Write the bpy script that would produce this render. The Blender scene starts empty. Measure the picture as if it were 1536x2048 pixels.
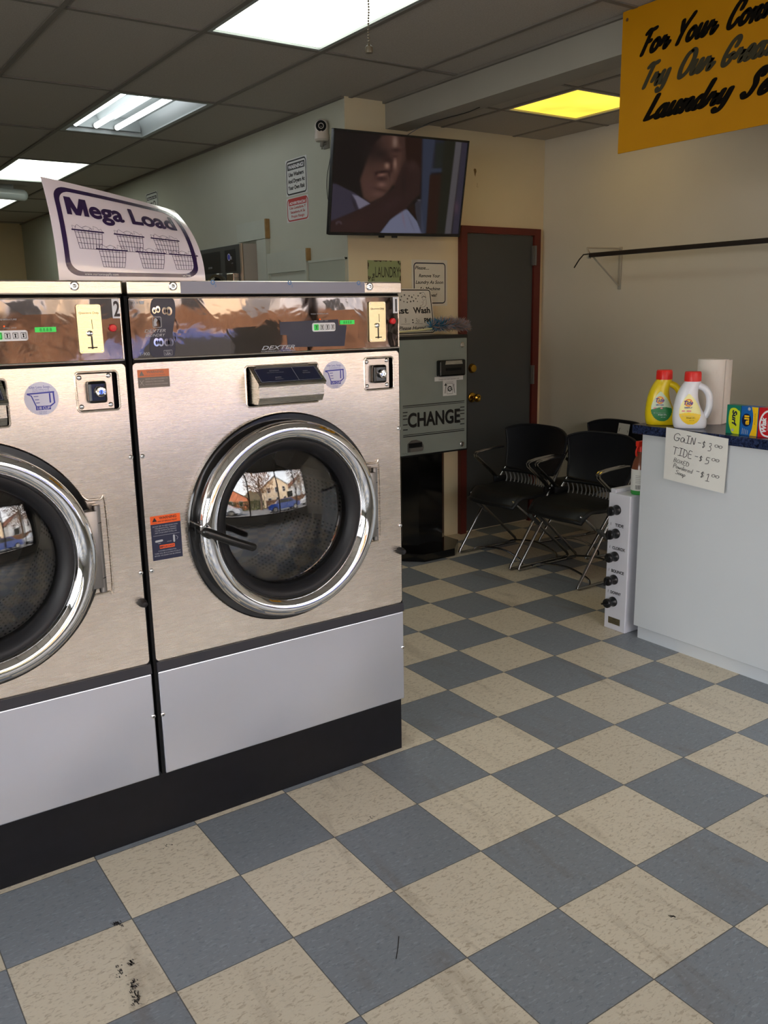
import bpy, bmesh, math, random
from mathutils import Vector, Matrix
random.seed(7)
PI = math.pi
COL = bpy.context.scene.collection
sin, cos, R = math.sin, math.cos, math.radians

# ------------------------------------------------------------------ colour / materials
def lin(c):
    return tuple((x/255/12.92 if x/255 <= .04045 else ((x/255+.055)/1.055)**2.4) for x in c[:3])
def newmat(name):
    m = bpy.data.materials.new(name); m.use_nodes = True
    nt = m.node_tree; b = nt.nodes['Principled BSDF']
    return m, nt, b
def N(nt, t, **kw):
    n = nt.nodes.new(t)
    for k, v in kw.items():
        if k in n.inputs: n.inputs[k].default_value = v
        else: setattr(n, k, v)
    return n
def mat(name, c, rough=.5, metal=0., noise=0., nscale=20., bump=0., bscale=200., spec=.5, coat=0., emit=None, estr=0.):
    m, nt, b = newmat(name)
    col = (*lin(c), 1)
    b.inputs['Base Color'].default_value = col
    b.inputs['Roughness'].default_value = rough
    b.inputs['Metallic'].default_value = metal
    b.inputs['Specular IOR Level'].default_value = spec
    b.inputs['Coat Weight'].default_value = coat
    b.inputs['Coat Roughness'].default_value = .08
    if emit:
        b.inputs['Emission Color'].default_value = (*lin(emit), 1); b.inputs['Emission Strength'].default_value = estr
    tc = N(nt, 'ShaderNodeTexCoord')
    if noise:
        n = N(nt, 'ShaderNodeTexNoise', Scale=nscale, Detail=5.)
        nt.links.new(tc.outputs['Object'], n.inputs['Vector'])
        r = N(nt, 'ShaderNodeMapRange'); r.inputs[1].default_value = .3; r.inputs[2].default_value = .7
        r.inputs[3].default_value = 1-noise; r.inputs[4].default_value = 1+noise*.5
        nt.links.new(n.outputs['Fac'], r.inputs[0])
        mx = N(nt, 'ShaderNodeVectorMath', operation='SCALE'); mx.inputs[0].default_value = col[:3]
        nt.links.new(r.outputs[0], mx.inputs['Scale']); nt.links.new(mx.outputs[0], b.inputs['Base Color'])
    if bump:
        n = N(nt, 'ShaderNodeTexNoise', Scale=bscale, Detail=3.)
        nt.links.new(tc.outputs['Object'], n.inputs['Vector'])
        bp = N(nt, 'ShaderNodeBump', Strength=bump, Distance=.002)
        nt.links.new(n.outputs['Fac'], bp.inputs['Height']); nt.links.new(bp.outputs[0], b.inputs['Normal'])
    return m
def emis(name, c, s):
    m = bpy.data.materials.new(name); m.use_nodes = True; nt = m.node_tree
    for n in list(nt.nodes): nt.nodes.remove(n)
    e = N(nt, 'ShaderNodeEmission', Strength=s); e.inputs[0].default_value = (*lin(c), 1)
    o = N(nt, 'ShaderNodeOutputMaterial'); nt.links.new(e.outputs[0], o.inputs[0])
    return m

def steel(name, c, rough, brush=(1., 1., 60.), bumpd=.0006, warp=.0, rvar=.08):
    """brushed sheet steel: fine streaks plus slow waves of the sheet"""
    m, nt, b = newmat(name)
    b.inputs['Base Color'].default_value = (*lin(c), 1); b.inputs['Metallic'].default_value = 1
    tc = N(nt, 'ShaderNodeTexCoord')
    mp = N(nt, 'ShaderNodeMapping'); mp.inputs['Scale'].default_value = brush
    nt.links.new(tc.outputs['Object'], mp.inputs[0])
    n = N(nt, 'ShaderNodeTexNoise', Scale=12., Detail=4.); nt.links.new(mp.outputs[0], n.inputs['Vector'])
    r = N(nt, 'ShaderNodeMapRange'); r.inputs[3].default_value = rough-rvar; r.inputs[4].default_value = rough+rvar
    nt.links.new(n.outputs['Fac'], r.inputs[0]); nt.links.new(r.outputs[0], b.inputs['Roughness'])
    n2 = N(nt, 'ShaderNodeTexNoise', Scale=2.4, Detail=.5); nt.links.new(tc.outputs['Object'], n2.inputs['Vector'])
    b1 = N(nt, 'ShaderNodeBump', Strength=.35, Distance=bumpd); nt.links.new(n.outputs['Fac'], b1.inputs['Height'])
    b2 = N(nt, 'ShaderNodeBump', Strength=1., Distance=warp); nt.links.new(n2.outputs['Fac'], b2.inputs['Height'])
    nt.links.new(b1.outputs[0], b2.inputs['Normal']); nt.links.new(b2.outputs[0], b.inputs['Normal'])
    return m

def glassmat(name, tint=(1, 1, 1), refl=.06, rough=.02, tr=.95):
    m = bpy.data.materials.new(name); m.use_nodes = True; nt = m.node_tree
    for n in list(nt.nodes): nt.nodes.remove(n)
    t = N(nt, 'ShaderNodeBsdfTransparent'); t.inputs[0].default_value = (tint[0]*tr, tint[1]*tr, tint[2]*tr, 1)
    g = N(nt, 'ShaderNodeBsdfGlossy', Roughness=rough)
    lw = N(nt, 'ShaderNodeFresnel', IOR=1.5)
    ad = N(nt, 'ShaderNodeMath', operation='ADD'); ad.inputs[1].default_value = refl; ad.use_clamp = True
    nt.links.new(lw.outputs[0], ad.inputs[0])
    mx = N(nt, 'ShaderNodeMixShader'); nt.links.new(ad.outputs[0], mx.inputs[0])
    nt.links.new(t.outputs[0], mx.inputs[1]); nt.links.new(g.outputs[0], mx.inputs[2])
    o = N(nt, 'ShaderNodeOutputMaterial'); nt.links.new(mx.outputs[0], o.inputs[0])
    return m

M = {}
M['steel'] = steel('brushed_steel_warm_reflection', (234, 223, 210), .27, brush=(1., 1., 60.), bumpd=.0001, warp=.016, rvar=.025)  # cream tint of the sunlit reflection is put into the base colour
M['steel_low'] = steel('brushed_steel_cool_reflection', (212, 215, 226), .34, brush=(60., 1., 1.), bumpd=.0001, warp=.012, rvar=.025)  # same steel; bluish tint of the lower reflection is in the colour
M['steel_cap'] = steel('steel_cap', (222, 212, 200), .24, brush=(1., 1., 60.), warp=.004)
M['chrome'] = steel('chrome', (238, 238, 240), .05, bumpd=.0, warp=.001, rvar=.02)
M['steelbox'] = steel('steel_box', (190, 186, 178), .28, brush=(1., 1., 60.), warp=.002)
M['steelhinge'] = steel('steel_hinge', (150, 147, 145), .35, warp=.001)
M['black'] = mat('black_plastic', (16, 16, 18), .35)
M['blackm'] = mat('black_matte', (12, 12, 13), .75, spec=.2)
M['rubber'] = mat('black_rubber', (22, 22, 25), .5, spec=.35)
M['kick'] = mat('black_base', (14, 14, 18), .55, noise=.25, nscale=30, spec=.25)
M['bezel'] = mat('gloss_black', (9, 8, 8), .12, spec=.6)
M['red'] = mat('red_plastic', (215, 30, 36), .3)
M['white'] = mat('white_print', (235, 235, 238), .5)
M['offwhite'] = mat('off_white_paper', (225, 224, 218), .6, noise=.03, nscale=8)
M['navy'] = mat('navy_print', (18, 24, 52), .3)
M['navy2'] = mat('navy_label', (28, 34, 62), .4)
M['ink'] = mat('black_ink', (18, 18, 20), .5)
M['orange'] = mat('orange_print', (240, 96, 30), .45)
M['faded_orange'] = mat('faded_orange_print', (214, 120, 78), .45)
M['faded_grey'] = mat('faded_grey_label', (118, 108, 102), .45)
M['faded_text'] = mat('faded_label_text', (190, 180, 172), .5)
M['blue'] = mat('blue_print', (62, 70, 175), .5)
M['paleblue'] = mat('pale_blue_label', (226, 226, 246), .35)
M['bluetint'] = mat('blue_film_print', (70, 120, 180), .5)
M['brass_plate'] = steel('brass_coin_plate', (240, 226, 180), .22, warp=.001)
M['brass'] = steel('brass', (190, 150, 60), .15, warp=.0)
M['film'] = mat('grey_protective_film', (140, 142, 158), .35, spec=.5)
M['greenled'] = mat('green_display', (40, 150, 60), .4, emit=(60, 220, 90), estr=.5)
M['greendig'] = mat('display_digit', (10, 60, 20), .4)
M['led'] = emis('lit_indicator', (255, 70, 20), 2.5)
M['glass'] = glassmat('door_glass', tr=.9, refl=.05)
M['clear'] = glassmat('clear_panel', tr=.97, refl=.0)
M['textgrey'] = mat('grey_print', (175, 178, 185), .4)

def brushed_panel():
    # mirror-polished control panel, thin and wavy
    m, nt, b = newmat('polished_control_panel')
    b.inputs['Base Color'].default_value = (*lin((122, 114, 112)), 1); b.inputs['Metallic'].default_value = 1
    b.inputs['Roughness'].default_value = .035
    tc = N(nt, 'ShaderNodeTexCoord')
    n2 = N(nt, 'ShaderNodeTexNoise', Scale=14., Detail=2., Distortion=.6); nt.links.new(tc.outputs['Object'], n2.inputs['Vector'])
    n3 = N(nt, 'ShaderNodeTexVoronoi', Scale=5.5); nt.links.new(tc.outputs['Object'], n3.inputs['Vector'])
    b1 = N(nt, 'ShaderNodeBump', Strength=1., Distance=.0003); nt.links.new(n2.outputs['Fac'], b1.inputs['Height'])
    b2 = N(nt, 'ShaderNodeBump', Strength=1., Distance=.0007); nt.links.new(n3.outputs['Distance'], b2.inputs['Height'])
    nt.links.new(b1.outputs[0], b2.inputs['Normal']); nt.links.new(b2.outputs[0], b.inputs['Normal'])
    return m
M['panel'] = brushed_panel()

def drum_mat():
    m, nt, b = newmat('perforated_drum')
    b.inputs['Metallic'].default_value = .9; b.inputs['Roughness'].default_value = .38
    tc = N(nt, 'ShaderNodeTexCoord'); sx = N(nt, 'ShaderNodeSeparateXYZ'); nt.links.new(tc.outputs['Object'], sx.inputs[0])
    at = N(nt, 'ShaderNodeMath', operation='ARCTAN2'); nt.links.new(sx.outputs['Z'], at.inputs[0]); nt.links.new(sx.outputs['X'], at.inputs[1])
    def mth(op, a, v=None, b_=None):
        n = N(nt, 'ShaderNodeMath', operation=op)
        nt.links.new(a, n.inputs[0])
        if v is not None: n.inputs[1].default_value = v
        if b_ is not None: nt.links.new(b_, n.inputs[1])
        return n.outputs[0]
    a = mth('FRACT', mth('MULTIPLY', at.outputs[0], 132/(2*PI)*1.0))
    y = mth('FRACT', mth('MULTIPLY', sx.outputs['Y'], 36.))
    a2 = mth('POWER', mth('MULTIPLY', mth('SUBTRACT', a, .5), 1.0), 2.); y2 = mth('POWER', mth('SUBTRACT', y, .5), 2.)
    a2 = mth('ABSOLUTE', a2)
    d = mth('SQRT', mth('ADD', a2, None, y2))
    hole = mth('LESS_THAN', d, .25)
    # solid bands: near the lip and three bare strips
    band = mth('GREATER_THAN', sx.outputs['Y'], .10)
    strip = mth('GREATER_THAN', mth('FRACT', mth('MULTIPLY', mth('ADD', at.outputs[0], .35), 6/(2*PI))), .16)
    hole = mth('MULTIPLY', mth('MULTIPLY', hole, None, band), None, strip)
    mx = N(nt, 'ShaderNodeMix', data_type='RGBA')
    mx.inputs['A'].default_value = (*lin((226, 224, 222)), 1); mx.inputs['B'].default_value = (.004, .004, .004, 1)
    nt.links.new(hole, mx.inputs['Factor']); nt.links.new(mx.outputs['Result'], b.inputs['Base Color'])
    return m
M['drum'] = drum_mat()
M['drumplain'] = steel('drum_steel', (205, 203, 200), .4, warp=.001)

T = .3048
def floor_mat():
    m, nt, b = newmat('checker_vinyl_floor')
    tc = N(nt, 'ShaderNodeTexCoord'); O = tc.outputs['Object']
    mp = N(nt, 'ShaderNodeMapping'); mp.inputs['Scale'].default_value = (1/T, 1/T, 1/T); nt.links.new(O, mp.inputs[0])
    s = N(nt, 'ShaderNodeSeparateXYZ'); nt.links.new(mp.outputs[0], s.inputs[0])
    def mth(op, a, v=None, l=None):
        n = N(nt, 'ShaderNodeMath', operation=op)
        nt.links.new(a, n.inputs[0])
        if v is not None: n.inputs[1].default_value = v
        if l is not None: nt.links.new(l, n.inputs[1])
        return n.outputs[0]
    fx, fy = mth('FLOOR', s.outputs[0]), mth('FLOOR', s.outputs[1])
    par = mth('FRACT', mth('MULTIPLY', mth('ADD', fx, None, fy), .5))
    par = mth('GREATER_THAN', par, .25)       # 1 = beige
    def mix(f, a, c):
        n = N(nt, 'ShaderNodeMix', data_type='RGBA')
        if isinstance(f, float): n.inputs['Factor'].default_value = f
        else: nt.links.new(f, n.inputs['Factor'])
        for k, v in (('A', a), ('B', c)):
            if isinstance(v, tuple): n.inputs[k].default_value = (*lin(v), 1)
            else: nt.links.new(v, n.inputs[k])
        return n.outputs['Result']
    def ramp(src, lo, hi):
        n = N(nt, 'ShaderNodeMapRange'); n.inputs[1].default_value = lo; n.inputs[2].default_value = hi
        nt.links.new(src, n.inputs[0]); return n.outputs[0]
    # elongated chips, direction alternating tile by tile
    def chips(sc, rot, seed, stretch=3.2):
        q = N(nt, 'ShaderNodeMapping'); q.inputs['Rotation'].default_value = (0, 0, rot); q.inputs['Scale'].default_value = (sc, sc*stretch, 1); q.inputs['Location'].default_value = (seed, seed, 0)
        nt.links.new(O, q.inputs[0])
        n = N(nt, 'ShaderNodeTexNoise', Scale=1., Detail=2.5, Roughness=.55, Distortion=.7); nt.links.new(q.outputs[0], n.inputs['Vector'])
        return n.outputs['Fac']
    c1 = mix(par, None, None) if False else None
    a1, a2 = chips(56, .5, 0, 2.2), chips(56, 1.1, 5, 2.2)
    b1, b2 = chips(48, .4, 9), chips(52, 1.2, 3)
    dark = ramp(a1, .56, .66); dark2 = ramp(a2, .58, .68)
    lite = ramp(b1, .58, .66); lite2 = ramp(b2, .60, .68)
    n0 = N(nt, 'ShaderNodeTexNoise', Scale=3., Detail=3.); nt.links.new(O, n0.inputs['Vector'])
    beige = mix(mth('MULTIPLY', dark, .6), (212, 199, 175), (158, 140, 116))
    beige = mix(mth('MULTIPLY', dark2, .5), beige, (166, 148, 124))
    beige = mix(mth('MULTIPLY', lite, .5), beige, (214, 204, 184))
    blue = mix(mth('MULTIPLY', dark, .5), (128, 132, 136), (100, 106, 112))
    blue = mix(mth('MULTIPLY', lite, .55), blue, (152, 158, 164))
    blue = mix(mth('MULTIPLY', lite2, .45), blue, (136, 146, 154))
    col = mix(par, blue, beige)
    # each tile slightly different
    wn = N(nt, 'ShaderNodeTexWhiteNoise', noise_dimensions='2D')
    cb = N(nt, 'ShaderNodeCombineXYZ'); nt.links.new(fx, cb.inputs[0]); nt.links.new(fy, cb.inputs[1]); nt.links.new(cb.outputs[0], wn.inputs['Vector'])
    var = ramp(wn.outputs['Value'], 0, 1)
    vr = N(nt, 'ShaderNodeMapRange'); vr.inputs[3].default_value = .93; vr.inputs[4].default_value = 1.05; nt.links.new(var, vr.inputs[0])
    vs = N(nt, 'ShaderNodeVectorMath', operation='SCALE'); nt.links.new(col, vs.inputs[0]); nt.links.new(vr.outputs[0], vs.inputs['Scale'])
    col = vs.outputs[0]
    # grimy wear drifting along the aisle
    wq = N(nt, 'ShaderNodeMapping'); wq.inputs['Rotation'].default_value = (0, 0, .25); wq.inputs['Scale'].default_value = (3.5, .9, 1)
    nt.links.new(O, wq.inputs[0])
    w = N(nt, 'ShaderNodeTexNoise', Scale=1.8, Detail=6., Roughness=.65, Distortion=1.); nt.links.new(wq.outputs[0], w.inputs['Vector'])
    col = mix(mth('MULTIPLY', ramp(w.outputs['Fac'], .56, .70), .30), col, (104, 84, 62))
    # joints
    ex = mth('ABSOLUTE', mth('SUBTRACT', mth('FRACT', s.outputs[0]), .5)); ey = mth('ABSOLUTE', mth('SUBTRACT', mth('FRACT', s.outputs[1]), .5))
    j = mth('GREATER_THAN', mth('MAXIMUM', ex, None, ey), .4955)
    col = mix(mth('MULTIPLY', j, .75), col, (38, 34, 30))
    nt.links.new(col, b.inputs['Base Color'])
    rr = N(nt, 'ShaderNodeMapRange'); rr.inputs[3].default_value = .26; rr.inputs[4].default_value = .5; nt.links.new(n0.outputs['Fac'], rr.inputs[0])
    nt.links.new(rr.outputs[0], b.inputs['Roughness']); b.inputs['Specular IOR Level'].default_value = .45
    bp = N(nt, 'ShaderNodeBump', Strength=.12, Distance=.002); nt.links.new(a1, bp.inputs['Height']); nt.links.new(bp.outputs[0], b.inputs['Normal'])
    return m
M['floor'] = floor_mat()

def tile_mat(name, c):
    m, nt, b = newmat(name)
    tc = N(nt, 'ShaderNodeTexCoord')
    v = N(nt, 'ShaderNodeTexNoise', Scale=160., Detail=3.); nt.links.new(tc.outputs['Object'], v.inputs['Vector'])
    w = N(nt, 'ShaderNodeTexNoise', Scale=1.3, Detail=2.); nt.links.new(tc.outputs['Object'], w.inputs['Vector'])
    r = N(nt, 'ShaderNodeMapRange'); r.inputs[1].default_value = .3; r.inputs[2].default_value = .7; r.inputs[3].default_value = .86; r.inputs[4].default_value = 1.06
    nt.links.new(v.outputs['Fac'], r.inputs[0])
    s = N(nt, 'ShaderNodeVectorMath', operation='SCALE'); s.inputs[0].default_value = lin(c); nt.links.new(r.outputs[0], s.inputs['Scale'])
    nt.links.new(s.outputs[0], b.inputs['Base Color']); b.inputs['Roughness'].default_value = .9
    bp = N(nt, 'ShaderNodeBump', Strength=.25, Distance=.003); nt.links.new(v.outputs['Fac'], bp.inputs['Height']); nt.links.new(bp.outputs[0], b.inputs['Normal'])
    return m
M['tile'] = tile_mat('ceiling_tile', (170, 164, 154))
M['grid'] = mat('ceiling_grid_metal', (116, 111, 103), .6)
M['wall_g'] = mat('pale_green_wall', (180, 183, 168), .7, noise=.05, nscale=2.5, bump=.1, bscale=90)
M['wall_c'] = mat('cream_wall', (208, 194, 160), .7, noise=.05, nscale=2., bump=.1, bscale=90)
M['wall_r'] = mat('grey_cream_wall', (206, 198, 180), .65, noise=.04, nscale=2., bump=.08, bscale=60)
M['beam'] = mat('beam_paint', (146, 142, 132), .7, noise=.05, nscale=3.)
M['wall_b'] = mat('beige_back_wall', (205, 190, 150), .7, noise=.05, nscale=2.)

# ------------------------------------------------------------------ mesh builder
class MB:
    def __init__(s): s.v = []; s.f = []; s.mats = []; s.cur = 0; s.smooth = False; s.xf = None
    def m(s, mt):
        if isinstance(mt, str): mt = M[mt]
        if mt not in s.mats: s.mats.append(mt)
        s.cur = s.mats.index(mt); return s
    def add(s, vs, fs):
        o = len(s.v)
        for p in vs:
            p = Vector(p); s.v.append(s.xf(p) if s.xf else p)
        for f in fs: s.f.append((tuple(i+o for i in f), s.cur, s.smooth))
        return s
    def box(s, x0, x1, y0, y1, z0, z1):
        v = [(x, y, z) for z in (z0, z1) for y in (y0, y1) for x in (x0, x1)]
        return s.add(v, [(0, 2, 3, 1), (4, 5, 7, 6), (0, 1, 5, 4), (2, 6, 7, 3), (0, 4, 6, 2), (1, 3, 7, 5)])
    def bbox(s, x0, x1, y0, y1, z0, z1, r=.004, seg=2):
        bm = bmesh.new(); bmesh.ops.create_cube(bm, size=1)
        for v in bm.verts: v.co = Vector(((x0+x1)/2+v.co.x*(x1-x0), (y0+y1)/2+v.co.y*(y1-y0), (z0+z1)/2+v.co.z*(z1-z0)))
        bmesh.ops.bevel(bm, geom=bm.edges[:], offset=r, segments=seg, affect='EDGES', profile=.5)
        s.addbm(bm); return s
    def addbm(s, bm):
        bm.verts.index_update()
        s.add([v.co.copy() for v in bm.verts], [[v.index for v in f.verts] for f in bm.faces]); bm.free()
    def prism(s, pts, d, frame):
        """pts 2D outline (ccw seen from the front), extruded from the frame plane back by d"""
        n = len(pts)
        v = [frame(a, b, 0) for a, b in pts]+[frame(a, b, -d) for a, b in pts]
        return s.add(v, [tuple(range(n)), tuple(range(2*n-1, n-1, -1))]+[(i, i+n, (i+1) % n+n, (i+1) % n) for i in range(n)])
    def lathe(s, prof, o, ax, seg=48, close=False, xs=1., a0=0., a1=2*PI):
        ax = Vector(ax).normalized(); t = Vector((0, 0, 1)) if abs(ax.z) < .9 else Vector((1, 0, 0))
        u = t.cross(ax).normalized(); w = ax.cross(u); o = Vector(o)
        full = abs(a1-a0-2*PI) < 1e-6; ns = seg if full else seg+1
        v = []
        for r, h in prof:
            for k in range(ns):
                a = a0+(a1-a0)*k/seg; v.append(o+ax*h+(u*cos(a)*xs+w*sin(a))*max(r, 1e-5))
        f = []; npf = len(prof)
        for i in range(npf if close else npf-1):
            for k in range(seg):
                k2 = (k+1) % ns; i2 = (i+1) % npf
                f.append((i*ns+k, i*ns+k2, i2*ns+k2, i2*ns+k))
        sm = s.smooth; s.smooth = True; s.add(v, f); s.smooth = sm; return s
    def cyl(s, p0, p1, r0, r1=None, seg=20):
        r1 = r0 if r1 is None else r1
        p0, p1 = Vector(p0), Vector(p1); h = (p1-p0).length; e = min(.0012, h*.1, min(r0, r1)*.3+1e-5)
        s.lathe([(0, 0), (max(r0-e, 0), 0), (r0, e), (r1, h-e), (max(r1-e, 0), h), (0, h)], p0, p1-p0, seg)
        return s
    def tube(s, pts, r, seg=10, closed=False, sub=0):
        pts = [Vector(p) for p in pts]
        if sub: pts = catmull(pts, sub, closed)
        n = len(pts); rs = r if isinstance(r, (list, tuple)) else None
        tang = []
        for i in range(n):
            a = pts[i-1] if (i > 0 or closed) else pts[i]; b = pts[(i+1) % n] if (i < n-1 or closed) else pts[i]
            tang.append((b-a).normalized())
        t0 = tang[0]; u = t0.orthogonal().normalized(); v = []
        for i in range(n):
            t = tang[i]; u = (u-t*u.dot(t)); u = u.normalized() if u.length > 1e-6 else t.orthogonal().normalized(); w = t.cross(u)
            rr = (rs[0]+(rs[1]-rs[0])*i/(n-1)) if rs else r
            for k in range(seg):
                a = 2*PI*k/seg; v.append(pts[i]+(u*cos(a)+w*sin(a))*rr)
        f = [(i*seg+k, i*seg+(k+1) % seg, ((i+1) % n)*seg+(k+1) % seg, ((i+1) % n)*seg+k) for i in range(n if closed else n-1) for k in range(seg)]
        sm = s.smooth; s.smooth = True
        s.add(v, f)
        if not closed: s.add(v[:seg], [tuple(range(seg-1, -1, -1))]); s.add(v[-seg:], [tuple(range(seg))])
        s.smooth = sm; return s
    def ball(s, c, r, sx=1, sy=1, sz=1, seg=16):
        bm = bmesh.new(); bmesh.ops.create_uvsphere(bm, u_segments=seg, v_segments=seg//2+2, radius=r)
        for v in bm.verts: v.co = Vector((v.co.x*sx, v.co.y*sy, v.co.z*sz))+Vector(c)
        sm = s.smooth; s.smooth = True; s.addbm(bm); s.smooth = sm; return s
    def grid(s, fn, nu, nv):
        v = [fn(i/nu, j/nv) for j in range(nv+1) for i in range(nu+1)]
        f = [(j*(nu+1)+i, j*(nu+1)+i+1, (j+1)*(nu+1)+i+1, (j+1)*(nu+1)+i) for j in range(nv) for i in range(nu)]
        sm = s.smooth; s.smooth = True; s.add(v, f); s.smooth = sm; return s
    # --- flat print on a frame: frame(a, b, d)
    def rect(s, fr, a0, b0, a1, b1, d=.0004):
        return s.add([fr(a0, b0, d), fr(a1, b0, d), fr(a1, b1, d), fr(a0, b1, d)], [(0, 1, 2, 3)])
    def poly(s, fr, pts, d=.0004):
        return s.add([fr(a, b, d) for a, b in pts], [tuple(range(len(pts)))])
    def disc(s, fr, a, b, r, d=.0004, seg=28, ry=None, r0=0):
        ry = ry or r
        o = [(a+r*cos(2*PI*k/seg), b+ry*sin(2*PI*k/seg)) for k in range(seg)]
        if not r0: return s.poly(fr, o, d)
        i = [(a+(x-a)*r0, b+(y-b)*r0) for x, y in o]
        return s.add([fr(*q, d) for q in o+i], [(k, (k+1) % seg, seg+(k+1) % seg, seg+k) for k in range(seg)])
    def rring(s, fr, a0, b0, a1, b1, rad, w, d=.0004):
        o = rr2(a0, b0, a1, b1, rad); i = rr2(a0+w, b0+w, a1-w, b1-w, max(rad-w, .0005)); n = len(o)
        return s.add([fr(*q, d) for q in o+i], [(k, (k+1) % n, n+(k+1) % n, n+k) for k in range(n)])
    def line(s, fr, pts, w, d=.0004, sub=0, closed=False, taper=False):
        P = [Vector((x, y, 0)) for x, y in pts]
        if sub: P = catmull(P, sub, closed)
        n = len(P); v = []
        for i in range(n):
            a = P[i-1] if (i > 0 or closed) else P[i]; b = P[(i+1) % n] if (i < n-1 or closed) else P[i]
            t = (b-a); t = t.normalized() if t.length > 1e-9 else Vector((1, 0, 0)); nn = Vector((-t.y, t.x, 0))
            v += [P[i]+nn*w/2, P[i]-nn*w/2]
        s.add([fr(q.x, q.y, d) for q in v], [(2*i, 2*i+1, 2*((i+1) % n)+1, 2*((i+1) % n)) for i in range(n if closed else n-1)])
        if not closed:
            for q in (P[0], P[-1]): s.disc(fr, q.x, q.y, w/2, d+.00003, 10)
        return s
    def text(s, fr, txt, a, b, size, d=.0006, align='LEFT', bold=0., shear=0., sx=1., width=None, rot=0., cut=0.):
        ex = max(0., bold-.016); bold = min(bold, .016)
        vs, fs = glyphs(txt, bold, shear, cut/size if cut else 0.)
        if not vs: return s
        x0 = min(v[0] for v in vs); x1 = max(v[0] for v in vs); w = x1-x0
        k = size/.729       # size = capital height
        if width: sx = width/(w*k)
        off = {'LEFT': -x0, 'CENTER': -(x0+x1)/2, 'RIGHT': -x1}[align]
        c_, s_ = cos(rot), sin(rot); out = []
        for x, y in vs:
            X, Y = (x+off)*k*sx, y*k
            out.append((a+X*c_-Y*s_, b+X*s_+Y*c_))
        e = ex*size/.729
        for n_, (ox, oy) in enumerate([(0, 0)]+([(e, 0), (-e, 0), (0, e), (0, -e)] if ex else [])): s.add([fr(X+ox, Y+oy, d+n_*.00003) for X, Y in out], fs)
        return s
    def build(s, name, parent=None, label=None, loc=None, rotz=0., **kw):
        me = bpy.data.meshes.new(name); me.from_pydata([tuple(v) for v in s.v], [], [f[0] for f in s.f])
        for mt in s.mats: me.materials.append(mt)
        if s.f:
            me.polygons.foreach_set('material_index', [f[1] for f in s.f]); me.polygons.foreach_set('use_smooth', [f[2] for f in s.f])
        me.update()
        if any(f[2] for f in s.f): me.set_sharp_from_angle(angle=R(38))
        o = bpy.data.objects.new(name, me); COL.objects.link(o)
        if parent: o.parent = parent
        if loc: o.location = loc
        if rotz: o.rotation_euler.z = rotz
        if label: o['label'] = label
        for k, v in kw.items(): o[k] = v
        return o

def catmull(P, sub, closed=False):
    n = len(P); out = []
    rng = range(n if closed else n-1)
    for i in rng:
        p0 = P[(i-1) % n] if (closed or i > 0) else P[0]*2-P[1]; p1 = P[i]; p2 = P[(i+1) % n]; p3 = P[(i+2) % n] if (closed or i+2 < n) else P[-1]*2-P[-2]
        for k in range(sub):
            t = k/sub; out.append(.5*((2*p1)+(p2-p0)*t+(2*p0-5*p1+4*p2-p3)*t*t+(3*p1-p0-3*p2+p3)*t**3))
    if not closed: out.append(P[-1])
    return out
def rr2(x0, y0, x1, y1, r, n=6):
    out = []
    for cx, cy, a in ((x1-r, y0+r, -PI/2), (x1-r, y1-r, 0), (x0+r, y1-r, PI/2), (x0+r, y0+r, PI)):
        for k in range(n+1):
            t = a+PI/2*k/n; out.append((cx+r*cos(t), cy+r*sin(t)))
    return out
_gc = {}
def glyphs(txt, bold, shear, cut=0.):
    key = (txt, bold, shear, cut)
    if key in _gc: return _gc[key]
    cu = bpy.data.curves.new('t', 'FONT'); cu.body = txt; cu.size = 1.; cu.offset = bold; cu.shear = shear; cu.resolution_u = 4
    o = bpy.data.objects.new('t', cu); COL.objects.link(o)
    dg = bpy.context.evaluated_depsgraph_get(); me = bpy.data.meshes.new_from_object(o.evaluated_get(dg))
    if cut:
        bm = bmesh.new(); bm.from_mesh(me); bmesh.ops.triangulate(bm, faces=bm.faces[:])
        xs = [v.co.x for v in bm.verts]; ys = [v.co.y for v in bm.verts]
        for a in range(2):
            lo, hi = (min(xs), max(xs)) if a == 0 else (min(ys), max(ys)); t = lo+cut
            while t < hi:
                bmesh.ops.bisect_plane(bm, geom=bm.verts[:]+bm.edges[:]+bm.faces[:], plane_co=(t, 0, 0) if a == 0 else (0, t, 0), plane_no=(1, 0, 0) if a == 0 else (0, 1, 0)); t += cut
        bm.to_mesh(me); bm.free()
    res = ([(v.co.x, v.co.y) for v in me.vertices], [tuple(p.vertices) for p in me.polygons])
    bpy.data.objects.remove(o); bpy.data.curves.remove(cu); bpy.data.meshes.remove(me)
    _gc[key] = res; return res

def root(name, loc, label, cat, rotz=0., group=None):
    o = bpy.data.objects.new(name, None); COL.objects.link(o); o.location = loc; o.rotation_euler.z = rotz; o.empty_display_size = .1
    o['label'] = label; o['category'] = cat
    if group: o['group'] = group
    return o
def tag(o, label, cat, group=None):
    o['label'] = label; o['category'] = cat
    if group: o['group'] = group
    return o
def structure(mb, name): return mb.build(name, kind='structure')
def frame(o, u, v):
    o, u, v = Vector(o), Vector(u), Vector(v); n = u.cross(v)
    return lambda a, b, d=0.: o+u*a+v*b+n*d
NY = lambda o: frame(o, (1, 0, 0), (0, 0, 1))      # faces -y (towards the shop front)
NX = lambda o: frame(o, (0, -1, 0), (0, 0, 1))     # faces -x

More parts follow.
